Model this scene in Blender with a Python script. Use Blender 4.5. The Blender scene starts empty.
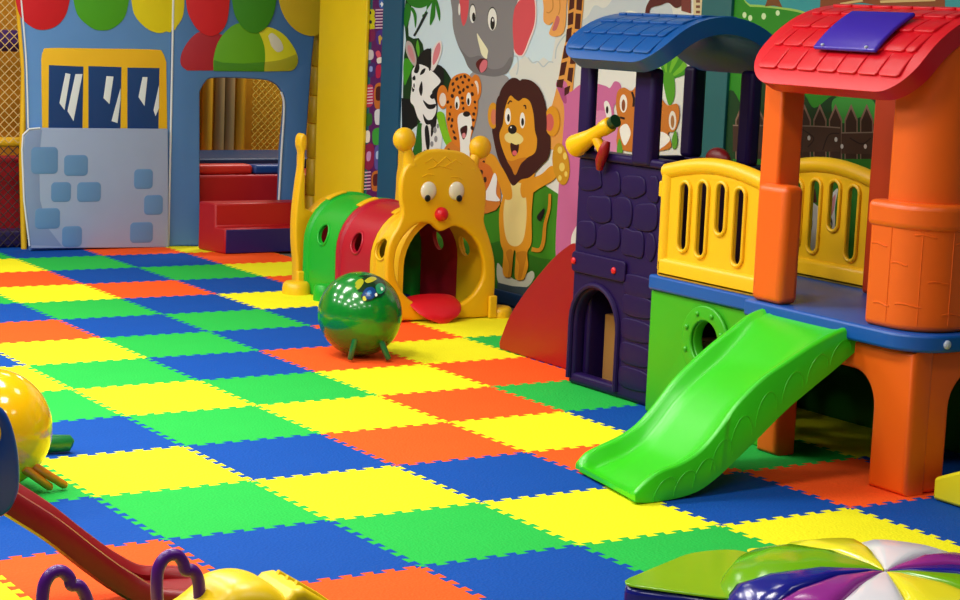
import bpy, bmesh, math, random
from mathutils import Vector, Matrix, noise
from mathutils.geometry import tessellate_polygon
random.seed(7)
PI = math.pi
SC = bpy.context.scene
COL = SC.collection

# ------------------------------------------------------------------ camera
F, YAW, PITCH, ROLL = 1945.39, .571915, -.14648969, .0418661
CAM = Vector((-3.646636, -11.608759, 1.708894))
FW = Vector((math.sin(YAW)*math.cos(PITCH), math.cos(YAW)*math.cos(PITCH), math.sin(PITCH)))
_r = Vector((math.cos(YAW), -math.sin(YAW), 0)); _u = _r.cross(FW)
RT = _r*math.cos(ROLL) + _u*math.sin(ROLL); UP = -_r*math.sin(ROLL) + _u*math.cos(ROLL)
def ray(px, py): return FW + RT*((px-480)/F) - UP*((py-300)/F)
def at(px, py, z=0.):
    d = ray(px, py); return CAM + d*((z-CAM.z)/d.z)
def pr(p):
    d = Vector(p)-CAM; k = d.dot(FW); return 480+F*d.dot(RT)/k, 300-F*d.dot(UP)/k
cd = bpy.data.cameras.new('camera'); cam = bpy.data.objects.new('camera', cd); COL.objects.link(cam)
cd.sensor_width = 36; cd.lens = F*36/960; cd.clip_end = 60
M = Matrix((RT, UP, -FW)).transposed().to_4x4(); M.translation = CAM
cam.matrix_world = M; SC.camera = cam

# ------------------------------------------------------------------ materials
def lin(h):
    h = h.lstrip('#'); v = [int(h[i:i+2], 16)/255 for i in (0, 2, 4)]
    return [c/12.92 if c <= .04045 else ((c+.055)/1.055)**2.4 for c in v] + [1]
_mats = {}
def mat(name, col, rough=.4, bump=0., bscale=300., coat=0., var=0., spec=.5, voro=False):
    if name in _mats: return _mats[name]
    m = bpy.data.materials.new(name); m.use_nodes = True; n = m.node_tree.nodes; l = m.node_tree.links
    b = n['Principled BSDF']; c = lin(col)
    b.inputs['Base Color'].default_value = c; b.inputs['Roughness'].default_value = rough
    b.inputs['Coat Weight'].default_value = coat; b.inputs['Specular IOR Level'].default_value = spec
    tc = n.new('ShaderNodeTexCoord')
    if var:
        nz = n.new('ShaderNodeTexNoise'); nz.inputs['Scale'].default_value = 5; nz.inputs['Detail'].default_value = 5
        mx = n.new('ShaderNodeMix'); mx.data_type = 'RGBA'
        mx.inputs['A'].default_value = [x*(1-var) for x in c[:3]]+[1]; mx.inputs['B'].default_value = [min(1, x*(1+var)) for x in c[:3]]+[1]
        l.new(tc.outputs['Object'], nz.inputs['Vector']); l.new(nz.outputs['Fac'], mx.inputs['Factor']); l.new(mx.outputs['Result'], b.inputs['Base Color'])
    if bump:
        t = n.new('ShaderNodeTexVoronoi' if voro else 'ShaderNodeTexNoise'); t.inputs['Scale'].default_value = bscale
        bp = n.new('ShaderNodeBump'); bp.inputs['Strength'].default_value = bump; bp.inputs['Distance'].default_value = .004
        l.new(tc.outputs['Object'], t.inputs['Vector']); l.new(t.outputs['Distance' if voro else 'Fac'], bp.inputs['Height']); l.new(bp.outputs['Normal'], b.inputs['Normal'])
    _mats[name] = m; return m
def plastic(name, col, rough=.38): return mat('plastic_'+name, col, rough, bump=.08, bscale=500)
def vinyl(name, col, rough=.3): return mat('vinyl_'+name, col, rough, bump=.12, bscale=14, var=.05)
def ink(col, rough=.6): return mat('print_'+col.lstrip('#'), col, rough, spec=.3)
def foam(name, col): return mat('foam_'+name, col, .8, bump=.45, bscale=95, var=.05, spec=.12, voro=True)
FOAM = {'yellow': foam('yellow', '#f4ee20'), 'green': foam('green', '#27b548'), 'blue': foam('blue', '#0a4aa2'), 'orange': foam('orange', '#ff5a1e')}
P_YEL = plastic('yellow', '#f2b90c'); P_YEL2 = plastic('rail_yellow', '#f2bd14'); P_ORG = plastic('orange', '#ee6412'); P_RED = plastic('red', '#d80e22')
P_PUR = mat('plastic_purple', '#200d46', .45, bump=.08, bscale=500, spec=.22); P_BLU = plastic('deck_blue', '#0c55b0'); P_ROOFB = plastic('roof_blue', '#0a4f98', .35)
P_LIME = plastic('slide_green', '#36cc18', .33); P_GRN = plastic('panel_green', '#3bb01a'); P_SEGG = plastic('tunnel_green', '#16b02c')
P_DRED = plastic('dark_red', '#960812'); P_SEGR = plastic('tunnel_red', '#b8122c'); P_BLACK = plastic('black', '#101014', .3)
P_WHITE = plastic('white', '#e8e4dc', .25); P_SKY = plastic('skylight_purple', '#3d23ad', .25); P_ORG_SHADED = plastic('post_orange_shaded', '#c23a0c')
P_HAND = plastic('handle_purple', '#5a1888', .3); P_TOYB = plastic('toy_blue', '#0c3f98', .3); P_TOYY = plastic('toy_yellow', '#fbd40a', .3)
P_TOYR = plastic('toy_red', '#8e0814', .35); P_BOLT = plastic('bolt_grey', '#b9c6dd', .3); P_TAN = mat('cardboard', '#94642c', .8, var=.08)

# ------------------------------------------------------------------ object helpers
def root(name, label, cat, loc, group=None):
    o = bpy.data.objects.new(name, None); COL.objects.link(o); o.location = loc; o.empty_display_size = .1
    o['label'] = label; o['category'] = cat
    if group: o['group'] = group
    return o
def tag(o, label, cat, group=None):
    o['label'] = label; o['category'] = cat
    if group: o['group'] = group
    return o
def world_loc(o):
    v = Vector(o.location)
    p = o.parent
    while p: v = v + Vector(p.location); p = p.parent
    return v
def put(name, me, parent=None, label=None, center=True):
    """link a mesh given in world coordinates; its origin goes to its own middle"""
    o = bpy.data.objects.new(name, me); COL.objects.link(o)
    c = Vector((0, 0, 0))
    if center and len(me.vertices):
        vs = [v.co for v in me.vertices]
        c = Vector([(min(v[i] for v in vs)+max(v[i] for v in vs))/2 for i in range(3)]); c.z = min(v.z for v in vs)
        me.transform(Matrix.Translation(-c))
    o.location = c - (world_loc(parent) if parent else Vector((0, 0, 0)))
    if parent: o.parent = parent
    if label: o['label'] = label
    return o
def bm_obj(name, bm, mats, parent=None, smooth=35, bevel=0, seg=2, label=None, recalc=True):
    if recalc: bmesh.ops.recalc_face_normals(bm, faces=bm.faces[:])
    me = bpy.data.meshes.new(name); bm.to_mesh(me); bm.free()
    for m in (mats if isinstance(mats, (list, tuple)) else [mats]): me.materials.append(m)
    if smooth:
        me.shade_smooth(); me.set_sharp_from_angle(angle=math.radians(smooth))
    o = put(name, me, parent, label)
    if bevel:
        b = o.modifiers.new('bevel', 'BEVEL'); b.width = bevel; b.segments = seg; b.limit_method = 'ANGLE'; b.angle_limit = math.radians(40); b.harden_normals = False
        me.shade_smooth()
    return o
def struct(o):
    o['kind'] = 'structure'; return o
def box(bm, x0, x1, y0, y1, z0, z1, mi=0):
    vs = [bm.verts.new((x, y, z)) for x in (x0, x1) for y in (y0, y1) for z in (z0, z1)]
    for f in ((0, 1, 3, 2), (4, 6, 7, 5), (0, 4, 5, 1), (2, 3, 7, 6), (0, 2, 6, 4), (1, 5, 7, 3)):
        fc = bm.faces.new([vs[i] for i in f]); fc.material_index = mi
def box_obj(name, dims, m, parent=None, bevel=.01, seg=3, label=None):
    bm = bmesh.new(); box(bm, *dims); return bm_obj(name, bm, m, parent, bevel=bevel, seg=seg, label=label)
def loft(bm, rings, closed_ring=True, cap=True, mi=0, closed_path=False):
    R = [[bm.verts.new(p) for p in r] for r in rings]; n = len(R[0])
    pairs = list(zip(R, R[1:])) + ([(R[-1], R[0])] if closed_path else [])
    for a, b in pairs:
        for k in range(n if closed_ring else n-1):
            f = bm.faces.new((a[k], a[(k+1) % n], b[(k+1) % n], b[k])); f.material_index = mi
    if cap and closed_ring and not closed_path:
        for r in (R[0][::-1], R[-1]):
            f = bm.faces.new(r); f.material_index = mi
    return R
def frames(pts):
    pts = [Vector(p) for p in pts]; out = []; prev = None
    for i, p in enumerate(pts):
        t = (pts[min(i+1, len(pts)-1)]-pts[max(i-1, 0)]).normalized()
        if prev is None:
            a = Vector((0, 0, 1)) if abs(t.z) < .9 else Vector((1, 0, 0)); n = (a - t*a.dot(t)).normalized()
        else: n = (prev - t*prev.dot(t)).normalized()
        prev = n; out.append((p, n, t.cross(n)))
    return out
def tube(bm, pts, r, n=10, mi=0):
    rs = r if isinstance(r, (list, tuple)) else [r]*len(pts)
    loft(bm, [[p + a*(q*math.cos(2*PI*k/n)) + b*(q*math.sin(2*PI*k/n)) for k in range(n)] for (p, a, b), q in zip(frames(pts), rs)], mi=mi)
def ball(bm, c, r, sx=1, sy=1, sz=1, u=24, v=14, mi=0):
    ret = bmesh.ops.create_uvsphere(bm, u_segments=u, v_segments=v, radius=r, matrix=Matrix.Translation(c) @ Matrix.Diagonal((sx, sy, sz, 1)))
    for f in {f for w in ret['verts'] for f in w.link_faces}: f.material_index = mi
def cr(pts, n=6, closed=True):
    """Catmull-Rom through 2-D or 3-D points"""
    P = [Vector(p) for p in pts]; m = len(P); out = []
    rng = range(m) if closed else range(m-1)
    for i in rng:
        if closed: a, b, c, d = P[(i-1) % m], P[i], P[(i+1) % m], P[(i+2) % m]
        else: a, b, c, d = P[max(i-1, 0)], P[i], P[i+1], P[min(i+2, m-1)]
        for k in range(n):
            t = k/n
            out.append(.5*((2*b)+(c-a)*t+(2*a-5*b+4*c-d)*t*t+(3*b-a-3*c+d)*t**3))
    if not closed: out.append(P[-1])
    return out
def ell(cx, cy, rx, ry, rot=0, n=20):
    c, s = math.cos(rot), math.sin(rot)
    return [(cx+rx*math.cos(2*PI*k/n)*c-ry*math.sin(2*PI*k/n)*s, cy+rx*math.cos(2*PI*k/n)*s+ry*math.sin(2*PI*k/n)*c) for k in range(n)]
def rrect(x0, x1, y0, y1, r, n=5):
    out = []
    for cx, cy, a0 in ((x1-r, y1-r, 0), (x0+r, y1-r, 90), (x0+r, y0+r, 180), (x1-r, y0+r, 270)):
        for k in range(n+1):
            a = math.radians(a0+90*k/n); out.append((cx+r*math.cos(a), cy+r*math.sin(a)))
    return out
def stadium(cx, y0, y1, r, n=8):
    return [(cx+r*math.cos(PI*k/n), y1-r+r*math.sin(PI*k/n)) for k in range(n+1)] + [(cx-r*math.cos(PI*k/n), y0+r-r*math.sin(PI*k/n)) for k in range(n+1)]

class Plane:
    """vertical plane: origin, horizontal axis A; local (a, z); outward normal N = A x Z"""
    def __init__(s, o, A): s.o = Vector(o); s.A = Vector(A).normalized(); s.Z = Vector((0, 0, 1)); s.N = s.A.cross(s.Z)
    def px(s, x, y, off=0.):
        d = ray(x, y); p = CAM + d*(((s.o+s.N*off)-CAM).dot(s.N)/d.dot(s.N)); return ((p-s.o).dot(s.A), p.z)
    def P(s, a, z, off=0.): return s.o*1 + s.A*a + s.Z*(z-s.o.z) + s.N*off
    def slab_mesh(s, outer, holes, off, t, bev=.004, res=2):
        cu = bpy.data.curves.new('tmp', 'CURVE'); cu.dimensions = '2D'; cu.fill_mode = 'BOTH'
        b = min(bev, t/2-.0002); cu.extrude = t/2-b; cu.bevel_depth = b; cu.bevel_resolution = res; cu.offset = -b
        def area(p): return sum(p[i][0]*p[(i+1) % len(p)][1]-p[(i+1) % len(p)][0]*p[i][1] for i in range(len(p)))
        for k, poly in enumerate([outer]+list(holes)):
            poly = [(q[0], q[1]) for q in poly]
            if (area(poly) > 0) != (k == 0): poly = poly[::-1]
            sp = cu.splines.new('POLY'); sp.points.add(len(poly)-1); sp.use_cyclic_u = True
            for q, v in zip(sp.points, poly): q.co = (v[0], v[1], 0, 1)
        o = bpy.data.objects.new('tmp', cu); COL.objects.link(o)
        bpy.context.view_layer.update()
        me = bpy.data.meshes.new_from_object(o.evaluated_get(bpy.context.evaluated_depsgraph_get()))
        bpy.data.objects.remove(o); bpy.data.curves.remove(cu)
        bm = bmesh.new(); bm.from_mesh(me); bpy.data.meshes.remove(me)
        bmesh.ops.remove_doubles(bm, verts=bm.verts[:], dist=1e-5)
        for v in bm.verts: v.co = s.P(v.co.x, v.co.y, off+t/2+v.co.z)
        return bm
    def slab(s, name, outer, holes, off, t, m, parent=None, bev=.004, res=2, label=None, extra=None):
        bm = s.slab_mesh(outer, holes, off, t, bev, res)
        if extra:
            for q in extra:
                me = bpy.data.meshes.new('q'); q.to_mesh(me); q.free(); bm.from_mesh(me); bpy.data.meshes.remove(me)
        return bm_obj(name, bm, m, parent, smooth=40, label=label)
class Print:
    n = 0
    """a flat printed picture on a plane; shapes in image crop coordinates projected onto it"""
    def __init__(s, plane, base=.001): s.pl = plane; s.bm = bmesh.new(); s.mats = []; s.k = 0; Print.n += 1; s.base = base+Print.n*.0001; s.tr = (0, 0, 1)
    def crop(s, ox, oy, sc): s.tr = (ox, oy, sc); return s
    def loc(s, p): return s.pl.px(s.tr[0]+p[0]/s.tr[2], s.tr[1]+p[1]/s.tr[2], s.base)
    def add(s, col, pts, smooth=True, local=False, step=True):
        if not local: pts = [s.loc(p) for p in pts]
        if smooth: pts = [tuple(p) for p in cr(pts, 5)]
        if col not in s.mats: s.mats.append(col)
        s.k += 1
        off = s.base + s.k*.00005
        pts = [p for i, p in enumerate(pts) if (Vector(p)-Vector(pts[i-1])).length > 1e-5]
        vs = [s.bm.verts.new(s.pl.P(a, z, off)) for a, z in pts]
        for t in tessellate_polygon([[Vector((a, z, 0)) for a, z in pts]]):
            try: f = s.bm.faces.new([vs[i] for i in t]); f.material_index = s.mats.index(col)
            except ValueError: pass
        return s
    def el(s, col, cx, cy, rx, ry, rot=0, step=True): return s.add(col, ell(cx, cy, rx, ry, rot), False, step=step)
    def band(s, col, pts, w):
        P = cr([Vector((p[0], p[1])) for p in pts], 5, False); L, R_ = [], []
        for i, p in enumerate(P):
            d = (P[min(i+1, len(P)-1)]-P[max(i-1, 0)]).normalized(); n = Vector((-d.y, d.x))
            q = w if not isinstance(w, tuple) else w[0]+(w[1]-w[0])*i/(len(P)-1)
            L.append(p+n*q/2); R_.append(p-n*q/2)
        return s.add(col, L+R_[::-1], False)
    def done(s, name, parent=None, label=None):
        me = bpy.data.meshes.new(name)
        for f in s.bm.faces:
            f.normal_update()
            if f.normal.dot(s.pl.N) < 0: f.normal_flip()
        s.bm.to_mesh(me); s.bm.free()
        for c in s.mats: me.materials.append(ink(c))
        return put(name, me, parent, label)

# ------------------------------------------------------------------ room shell
M_FLOOR = mat('floor_screed', '#6d6a66', .8, var=.1)
M_WALL = mat('wall_paint_teal', '#14606a', .7, var=.04); M_WHITE = mat('ceiling_white', '#9a9894', .8); M_YW = mat('wall_paint_yellow', '#d9a416', .6, var=.05)
struct(box_obj('floor', (-6, 6, -13.5, 3.0, -.12, -.0125), M_FLOOR, bevel=0))
struct(box_obj('wall_right', (2.7, 2.82, -10.5, .42, -.0125, 3.3), M_WALL, bevel=0))
struct(box_obj('wall_back', (-6, 6, 2.88, 3.0, -.0125, 3.3), M_YW, bevel=0))
struct(box_obj('ceiling', (-6, 6, -13.5, 3.0, 3.3, 3.4), M_WHITE, bevel=0))
W = Plane((2.7, 0, 0), (0, -1, 0))            # the right wall, seen from inside
def wx(px, py): return W.px(px, py)
TEAL = mat('pilaster_teal', '#0f5276', .5, var=.05); TEAL2 = mat('pilaster_green', '#0d5f63', .5, var=.05)
a0, a1 = wx(386, 0)[0], wx(405, 0)[0]
struct(W.slab('trim_1', rrect(a0, a1, 0, 3.28, .002), [], .0005, .02, TEAL, bev=.003))
b0, b1 = wx(705, 0)[0], wx(735, 0)[0]
struct(W.slab('trim_2', rrect(b0, b1, 0, 3.28, .002), [], .0005, .02, TEAL2, bev=.003))
struct(W.slab('baseboard_right', rrect(a1+.004, b0-.004, 0, .075, .004), [], .0005, .02, mat('base_blue', '#0c3a66', .5), bev=.003))

# ------------------------------------------------------------------ foam floor mats (each an object), 0.6 m
S = .6; NT = 8; TD = .013
def edge(p, q):
    p, q = Vector(p), Vector(q); d = q-p; n = Vector((-d.y, d.x)).normalized(); out = [p]
    e = .06/NT
    for k in range(NT):
        a, b = (k+.25)/NT, (k+.75)/NT
        for t, o in ((a+e, -TD), (a-e, TD), (b+e, TD), (b-e, -TD)): out.append(p+d*t+n*o)
    return out
def cw(i, j): return (i*S, -j*S)
COLMAP = {}
def row(j, i0, s):
    for k, ch in enumerate(s): COLMAP[(i0+k, j)] = {'y': 'yellow', 'g': 'green', 'b': 'blue', 'o': 'orange'}[ch]
row(-2, -1, 'ygboyg'); row(-1, -1, 'bygboy'); row(0, -1, 'gobgyo'); row(1, -1, 'gyobob'); row(2, -1, 'bgbyby')
row(3, -1, 'obgbgb'); row(4, -2, 'bygboyg'); row(5, -2, 'ygboygo'); row(6, -2, 'gygyoby'); row(7, -2, 'bgyogob')
row(8, -3, 'gyboybyo'); row(9, -3, 'bgybogyg'); row(10, -4, 'yobgybobo'); row(11, -4, 'bgobgybgb'); row(12, -3, 'ygyoogby')
mats_built = {}
def visible(i, j):
    n = 0
    for u in (0.02, .25, .5, .75, .98):
        for v in (0.02, .25, .5, .75, .98):
            x, y = pr(((i+u)*S, -(j+v)*S, 0))
            if -12 < x < 972 and -12 < y < 606: n += 1
    return n > 0
XMAX, YMAX = 2.695, 1.16
for (i, j), c in sorted(COLMAP.items()):
    if not visible(i, j) or i*S > XMAX-.1: continue
    top = edge(cw(i, j), cw(i+1, j)); rgt = edge(cw(i+1, j), cw(i+1, j+1)); bot = edge(cw(i, j+1), cw(i+1, j+1)); lft = edge(cw(i, j), cw(i, j+1))
    pts = top + rgt + ([Vector(cw(i+1, j+1))]+bot[1:][::-1]) + ([Vector(cw(i, j+1))]+lft[1:][::-1])
    cen = Vector(((i+.5)*S, -(j+.5)*S))
    pts = [Vector((min(p.x, XMAX), p.y)) for p in pts]
    pts = [cen+(p-cen)*.9985 for p in pts]
    if (i+1)*S > XMAX:   # the last column is cut straight along the wall
        pts = [p for k, p in enumerate(pts) if (p-pts[k-1]).length > 1e-5]
    tri = tessellate_polygon([[Vector((p.x, p.y, 0)) for p in pts]])
    bm = bmesh.new()
    T = [bm.verts.new((p.x, p.y, 0)) for p in pts]; B = [bm.verts.new((p.x, p.y, -.0122)) for p in pts]
    for t in tri:
        try: bm.faces.new([T[k] for k in t])
        except ValueError: pass
    for k in range(len(pts)):
        try: bm.faces.new((T[k-1], T[k], B[k], B[k-1]))
        except ValueError: pass
    mats_built[(i, j)] = bm_obj('floor_mat', bm, FOAM[c], smooth=0)
# ------------------------------------------------------------------ blue soft-play house front at the back
FA = Plane((0, .95, 0), (1, 0, 0))
sx0 = FA.px(168, 247)[0]
FB = Plane((sx0, .95, 0), (.985, -.17, 0))
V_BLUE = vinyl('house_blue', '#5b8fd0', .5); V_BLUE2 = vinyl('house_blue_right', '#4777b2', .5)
V_GREY = vinyl('house_grey', '#98a9cc', .5); V_PIPE = vinyl('piping_white', '#dfe6ee', .5); V_FR = vinyl('house_yellow', '#f0bd1e', .5)
hs = root('play_house_front', 'blue padded play house front with a printed yellow window and coloured awning scallops', 'play house', (1.8, .97, 0))
L = FA
fl = [L.px(18, 0), L.px(25, 130), L.px(29, 247)]
out = [(fl[2][0]+.01, 0), (sx0, 0), (sx0, 2.35), (fl[0][0]-.03, 2.35), L.px(21, 0), L.px(26, 60), L.px(28, 129)]
L.slab('left_panel', out, [], -.05, .05, V_BLUE, hs, bev=.012)
q = [FB.px(*p) for p in ((200, 240), (200, 92), (205, 83), (214, 78), (255, 79), (272, 82), (281, 90), (284, 104), (280, 150), (277, 240))]
door = [(q[0][0], .012)] + [tuple(p) for p in cr(q[1:9], 4, False)] + [(q[9][0], .012)]
rgt = [(0, 0)] + [(FB.px(*p)[0], max(0, FB.px(*p)[1])) for p in ((301, 250), (303, 200), (307, 130), (312, 60))] + [(FB.px(318, 0)[0], 1.7), (FB.px(318, 0)[0]+.03, 2.35), (0, 2.35)]
rgt[1] = (rgt[1][0], 0)
FB.slab('right_panel', rgt, [door], -.05, .05, V_BLUE2, hs, bev=.012)
def pipe(pl, pts, name='piping', r=.006, off=.004, m=V_PIPE, smooth=True):
    loc = [pl.px(*p) for p in pts]
    if smooth and len(loc) > 2: loc = [tuple(p) for p in cr(loc, 5, False)]
    bm = bmesh.new(); tube(bm, [pl.P(a, z, off) for a, z in loc], r, 8); bm_obj(name, bm, m, hs)
pipe(L, [(173.2, -90), (173, 0), (170.5, 130), (168, 246)], r=.008)
pipe(L, [(21, 0), (26, 60), (28, 128)]); pipe(FB, [(281, 92), (284, 106), (281.5, 150), (278.5, 205)], r=.008)
# printed window
WF = [L.px(*p) for p in ((42, 130), (41, 60), (43, 51), (50, 48), (100, 48.5), (154, 49.5), (162, 52), (166, 62), (167, 129))]
L.slab('window_frame', [WF[0]] + [tuple(p) for p in cr(WF[1:8], 4, False)] + [WF[8]], [], .0004, .006, V_FR, hs, bev=.002)
DK = vinyl('pane_blue', '#0d3c78', .4); GL = vinyl('pane_glint', '#dfe8ee', .4)
for quad, gl in (([(48, 129), (48.5, 65), (83, 66.5), (82, 129)], [[(65, 73), (70, 74), (64, 110), (59, 103)], [(75, 74), (82, 74), (73, 121), (67, 111)]]),
                 ([(88, 129), (88, 66), (121, 67), (120, 129)], [[(106, 76), (113, 76.5), (109, 104), (103, 98)], [(120, 88), (120, 100), (117, 123), (111, 121)]]),
                 ([(127, 129), (127, 67.5), (159, 68), (158, 129)], [[(142, 77), (147, 77), (144, 106), (138, 97)], [(158.5, 85), (158.5, 108), (155, 116), (153, 110)]])):
    pn = L.slab('window_pane', [L.px(*p) for p in quad], [], .0064, .002, DK, hs, bev=.0005)
    for g in gl: L.slab('painted_glint', [L.px(*p) for p in g], [], .0085, .001, GL, pn, bev=.0003, label='white painted glint on the dark blue pane')
# grey stone-print board
gp = [(29, 248), (23, 200), (21, 150), (22, 135), (28, 128.5), (40, 127.5), (166, 128.5), (167, 247)]
gl_ = [L.px(*p) for p in gp]
sb = L.slab('stone_board', [gl_[0]] + [tuple(p) for p in cr(gl_[1:6], 4, False)] + gl_[6:], [], .009, .03, V_GREY, hs, bev=.01)
SB = vinyl('stone_blue', '#5f8bbd', .5)
for x0, y0, x1, y1 in ((31, 147, 58, 174), (64, 155, 88, 176), (51, 182, 71, 202), (77, 182, 101, 202), (35, 208, 60, 229), (62, 226, 82, 247), (134, 169, 153, 189), (144, 195, 163, 215), (130, 222, 153, 243)):
    c0 = L.px(x0, y1, .04); c1 = L.px(x1, y0, .04); c2 = L.px((x0+x1)/2, (y0+y1)/2, .04)
    L.slab('printed_stone', rrect(c0[0], c1[0], max(c0[1], .004), c1[1], .03), [], .0394, .0015, SB, sb, bev=.0005)
pp = bmesh.new(); tube(pp, [L.P(*L.px(*p, .04), .04) for p in ((29.5, 246), (24, 200), (22, 150), (23, 135), (29, 129), (40, 128))], .006, 8)
bm_obj('piping', pp, V_PIPE, sb)
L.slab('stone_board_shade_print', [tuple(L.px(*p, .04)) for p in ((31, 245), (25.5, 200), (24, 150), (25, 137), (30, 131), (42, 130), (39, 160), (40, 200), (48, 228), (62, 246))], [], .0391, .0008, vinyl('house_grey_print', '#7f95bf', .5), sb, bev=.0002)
# awning scallops and the striped dome
def scallop(pl, pts, col, name='awning_scallop', off=.0006):
    p = [pl.px(*q) for q in pts]
    top = 2.3
    poly = [(p[0][0], top)] + [tuple(v) for v in cr(p, 5, False)] + [(p[-1][0], top)]
    pl.slab(name, poly, [], off, .004, vinyl('awning_'+col.lstrip('#'), col, .5), hs, bev=.001)
scallop(L, [(14, -8), (19, 14), (30, 26), (42, 30), (56, 26), (66, 14), (71, -8)], '#cf1122')
scallop(L, [(72, -8), (77, 14), (90, 27), (101, 30.5), (113, 28), (125, 16), (130, -8)], '#4aa51a')
scallop(L, [(130.5, -8), (134, 14), (146, 28), (158, 33), (166, 31.5), (171.5, 29), (172, -8)], '#e8d80f')
scallop(FB, [(173.5, -8), (173.5, 28), (177, 26), (182, 18), (184, 8), (184.5, -8)], '#d8c813')
scallop(FB, [(185, -8), (187, 10), (192, 22), (199, 31), (210, 36), (220, 32), (227, 20), (230, -8)], '#cf1122', off=.006)
scallop(FB, [(230.5, -8), (234, 14), (243, 28), (254, 33), (265, 28), (273, 14), (277, -8)], '#358a14', off=.011)
scallop(FB, [(277, -8), (281, 10), (289, 24), (300, 33), (313, 36), (322, 30), (327, 16), (328, -8)], '#cfae10', off=.006)
def dome(col, pts, off, name='striped_dome'):
    p = [FB.px(*q) for q in pts]
    FB.slab(name, [tuple(v) for v in p], [], off, .0015, vinyl('dome_'+col.lstrip('#'), col, .5), hs, bev=.0004)
def cpx(pts, n=4): return [(v.x, v.y) for v in cr([Vector(p) for p in pts], n, False)]
dome('#a8182c', cpx([(187, 70.5), (181, 65), (181, 55), (187, 43), (197, 33), (210, 31), (225, 36)]) + [(213, 70.5)], .0012)
dome('#5ea70e', cpx([(213.5, 71), (213.5, 58), (218, 42), (228, 29), (240, 23), (255, 28), (263, 42), (265, 56), (264, 71.5)]), .0035)
dome('#d8d41a', cpx([(264, 71.5), (265, 56), (262, 42), (257, 32), (268, 27), (283, 34), (294, 48), (298, 60), (295, 68), (290, 71)]), .0032)
dome('#3f860f', [(213.7, 71), (213.7, 60)] + cpx([(222, 62.5), (244, 63.5), (264.5, 62)]) + [(264, 71.5)], .0055, 'dome_rim_shade')
dome('#aba71a', [(264, 71.5)] + cpx([(264.6, 62), (280, 60), (296, 54)]) + cpx([(298, 60), (295, 68), (290, 71)]), .0052, 'dome_rim_shade')
dome('#d9d6c4', cpx([(268, 36), (272, 33), (280, 40), (283, 49), (277, 52), (271, 46)]), .0055, 'dome_glint')
# ---- inside the doorway: raised padded deck, mat on it, yellow net curtain and padded posts
V_RED = vinyl('step_red', '#b3121a', .45); V_DKB = vinyl('deck_mat_blue', '#13365f', .5); V_NAVY = vinyl('step_navy', '#1d1466', .4)
tag(box_obj('padded_platform', (1.86, 4.6, 1.03, 2.6, 0, .49), V_RED, bevel=.02), 'red padded platform inside the doorway, above the steps', 'platform')
tag(box_obj('soft_mat', (2.1, 4.5, 1.5, 2.3, .4905, .565), V_DKB, bevel=.015), 'dark blue soft mat lying on the red platform behind the doorway', 'mat')
tag(box_obj('padded_roll', (1.9, 2.52, 1.06, 1.2, .4905, .56), vinyl('roll_red', '#cf2a20', .45), bevel=.025), 'bright red padded edge strip at the front of the raised platform', 'padding')
tag(box_obj('padded_strip', (2.53, 2.9, 1.06, 1.2, .4905, .555), vinyl('strip_blue', '#123f86', .45), bevel=.02), 'blue padded edge strip right of the red strip inside the doorway', 'padding')
ROPE = mat('rope', '#d9b53a', .7)
def net(name, pl, a0, a1, z0, z1, sp, r, m, off=0.):
    bm = bmesh.new()
    def seg(p, q):
        d = (Vector(q)-Vector(p)); n = Vector((-d.y, d.x)).normalized()*r
        rs = []
        for v in (Vector(p), Vector(q)):
            rs.append([pl.P(v.x+n.x, v.y+n.y, off), pl.P(v.x, v.y, off+r), pl.P(v.x-n.x, v.y-n.y, off), pl.P(v.x, v.y, off-r)])
        loft(bm, rs)
    H = z1-z0; k = a0-H
    while k < a1:
        for sgn in (1, -1):
            p, q = ((k, z0), (k+H, z1)) if sgn > 0 else ((k+H, z0), (k, z1))
            p, q = Vector(p), Vector(q); ts = sorted(((a0-p.x)/(q.x-p.x), (a1-p.x)/(q.x-p.x)))
            t0, t1 = max(0, ts[0]), min(1, ts[1])
            if t1-t0 > .01: seg(p+(q-p)*t0, p+(q-p)*t1)
        k += sp
    return bm_obj(name, bm, m, smooth=0)
NB = Plane((0, 2.35, 0), (1, 0, 0))
tag(net('climbing_net', NB, NB.px(252, 120)[0], NB.px(300, 120)[0], .491, 2.2, .055, .0035, ROPE), 'yellow rope netting at the right inside the doorway of the blue house', 'net')
V_CUR = vinyl('curtain_yellow', '#d9a015', .6); V_TAN = vinyl('post_tan', '#a58a58', .6)
bm = bmesh.new()
for k in range(2):
    pass
bm.free()
tag(box_obj('padded_wall', (1.5, 5.0, 2.61, 2.7, 0, 2.6), V_CUR, bevel=.02), 'yellow padded wall at the far end inside the doorway', 'padding')
PX = lambda x: Plane((0, 2.42, 0), (1, 0, 0)).px(x, 120)[0]
for k, (x, c, nm, lb) in enumerate(((PX(207), V_CUR, 'padded_post', 'yellow padded post furthest left inside the doorway'), (PX(219), V_TAN, 'padded_post', 'tan padded post left of the yellow one in the doorway'),
        (PX(240), V_CUR, 'padded_post', 'yellow padded post between the tan post and the netting'), (PX(229), V_TAN, 'padded_post', 'slim tan padded post touching the yellow one inside the doorway'))):
    bm = bmesh.new(); tube(bm, [(x, 2.42, .491), (x, 2.42, 1.2), (x, 2.42, 2.0)], .042, 14)
    tag(bm_obj(nm, bm, c), lb, 'post', 'padded posts behind the doorway')
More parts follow.
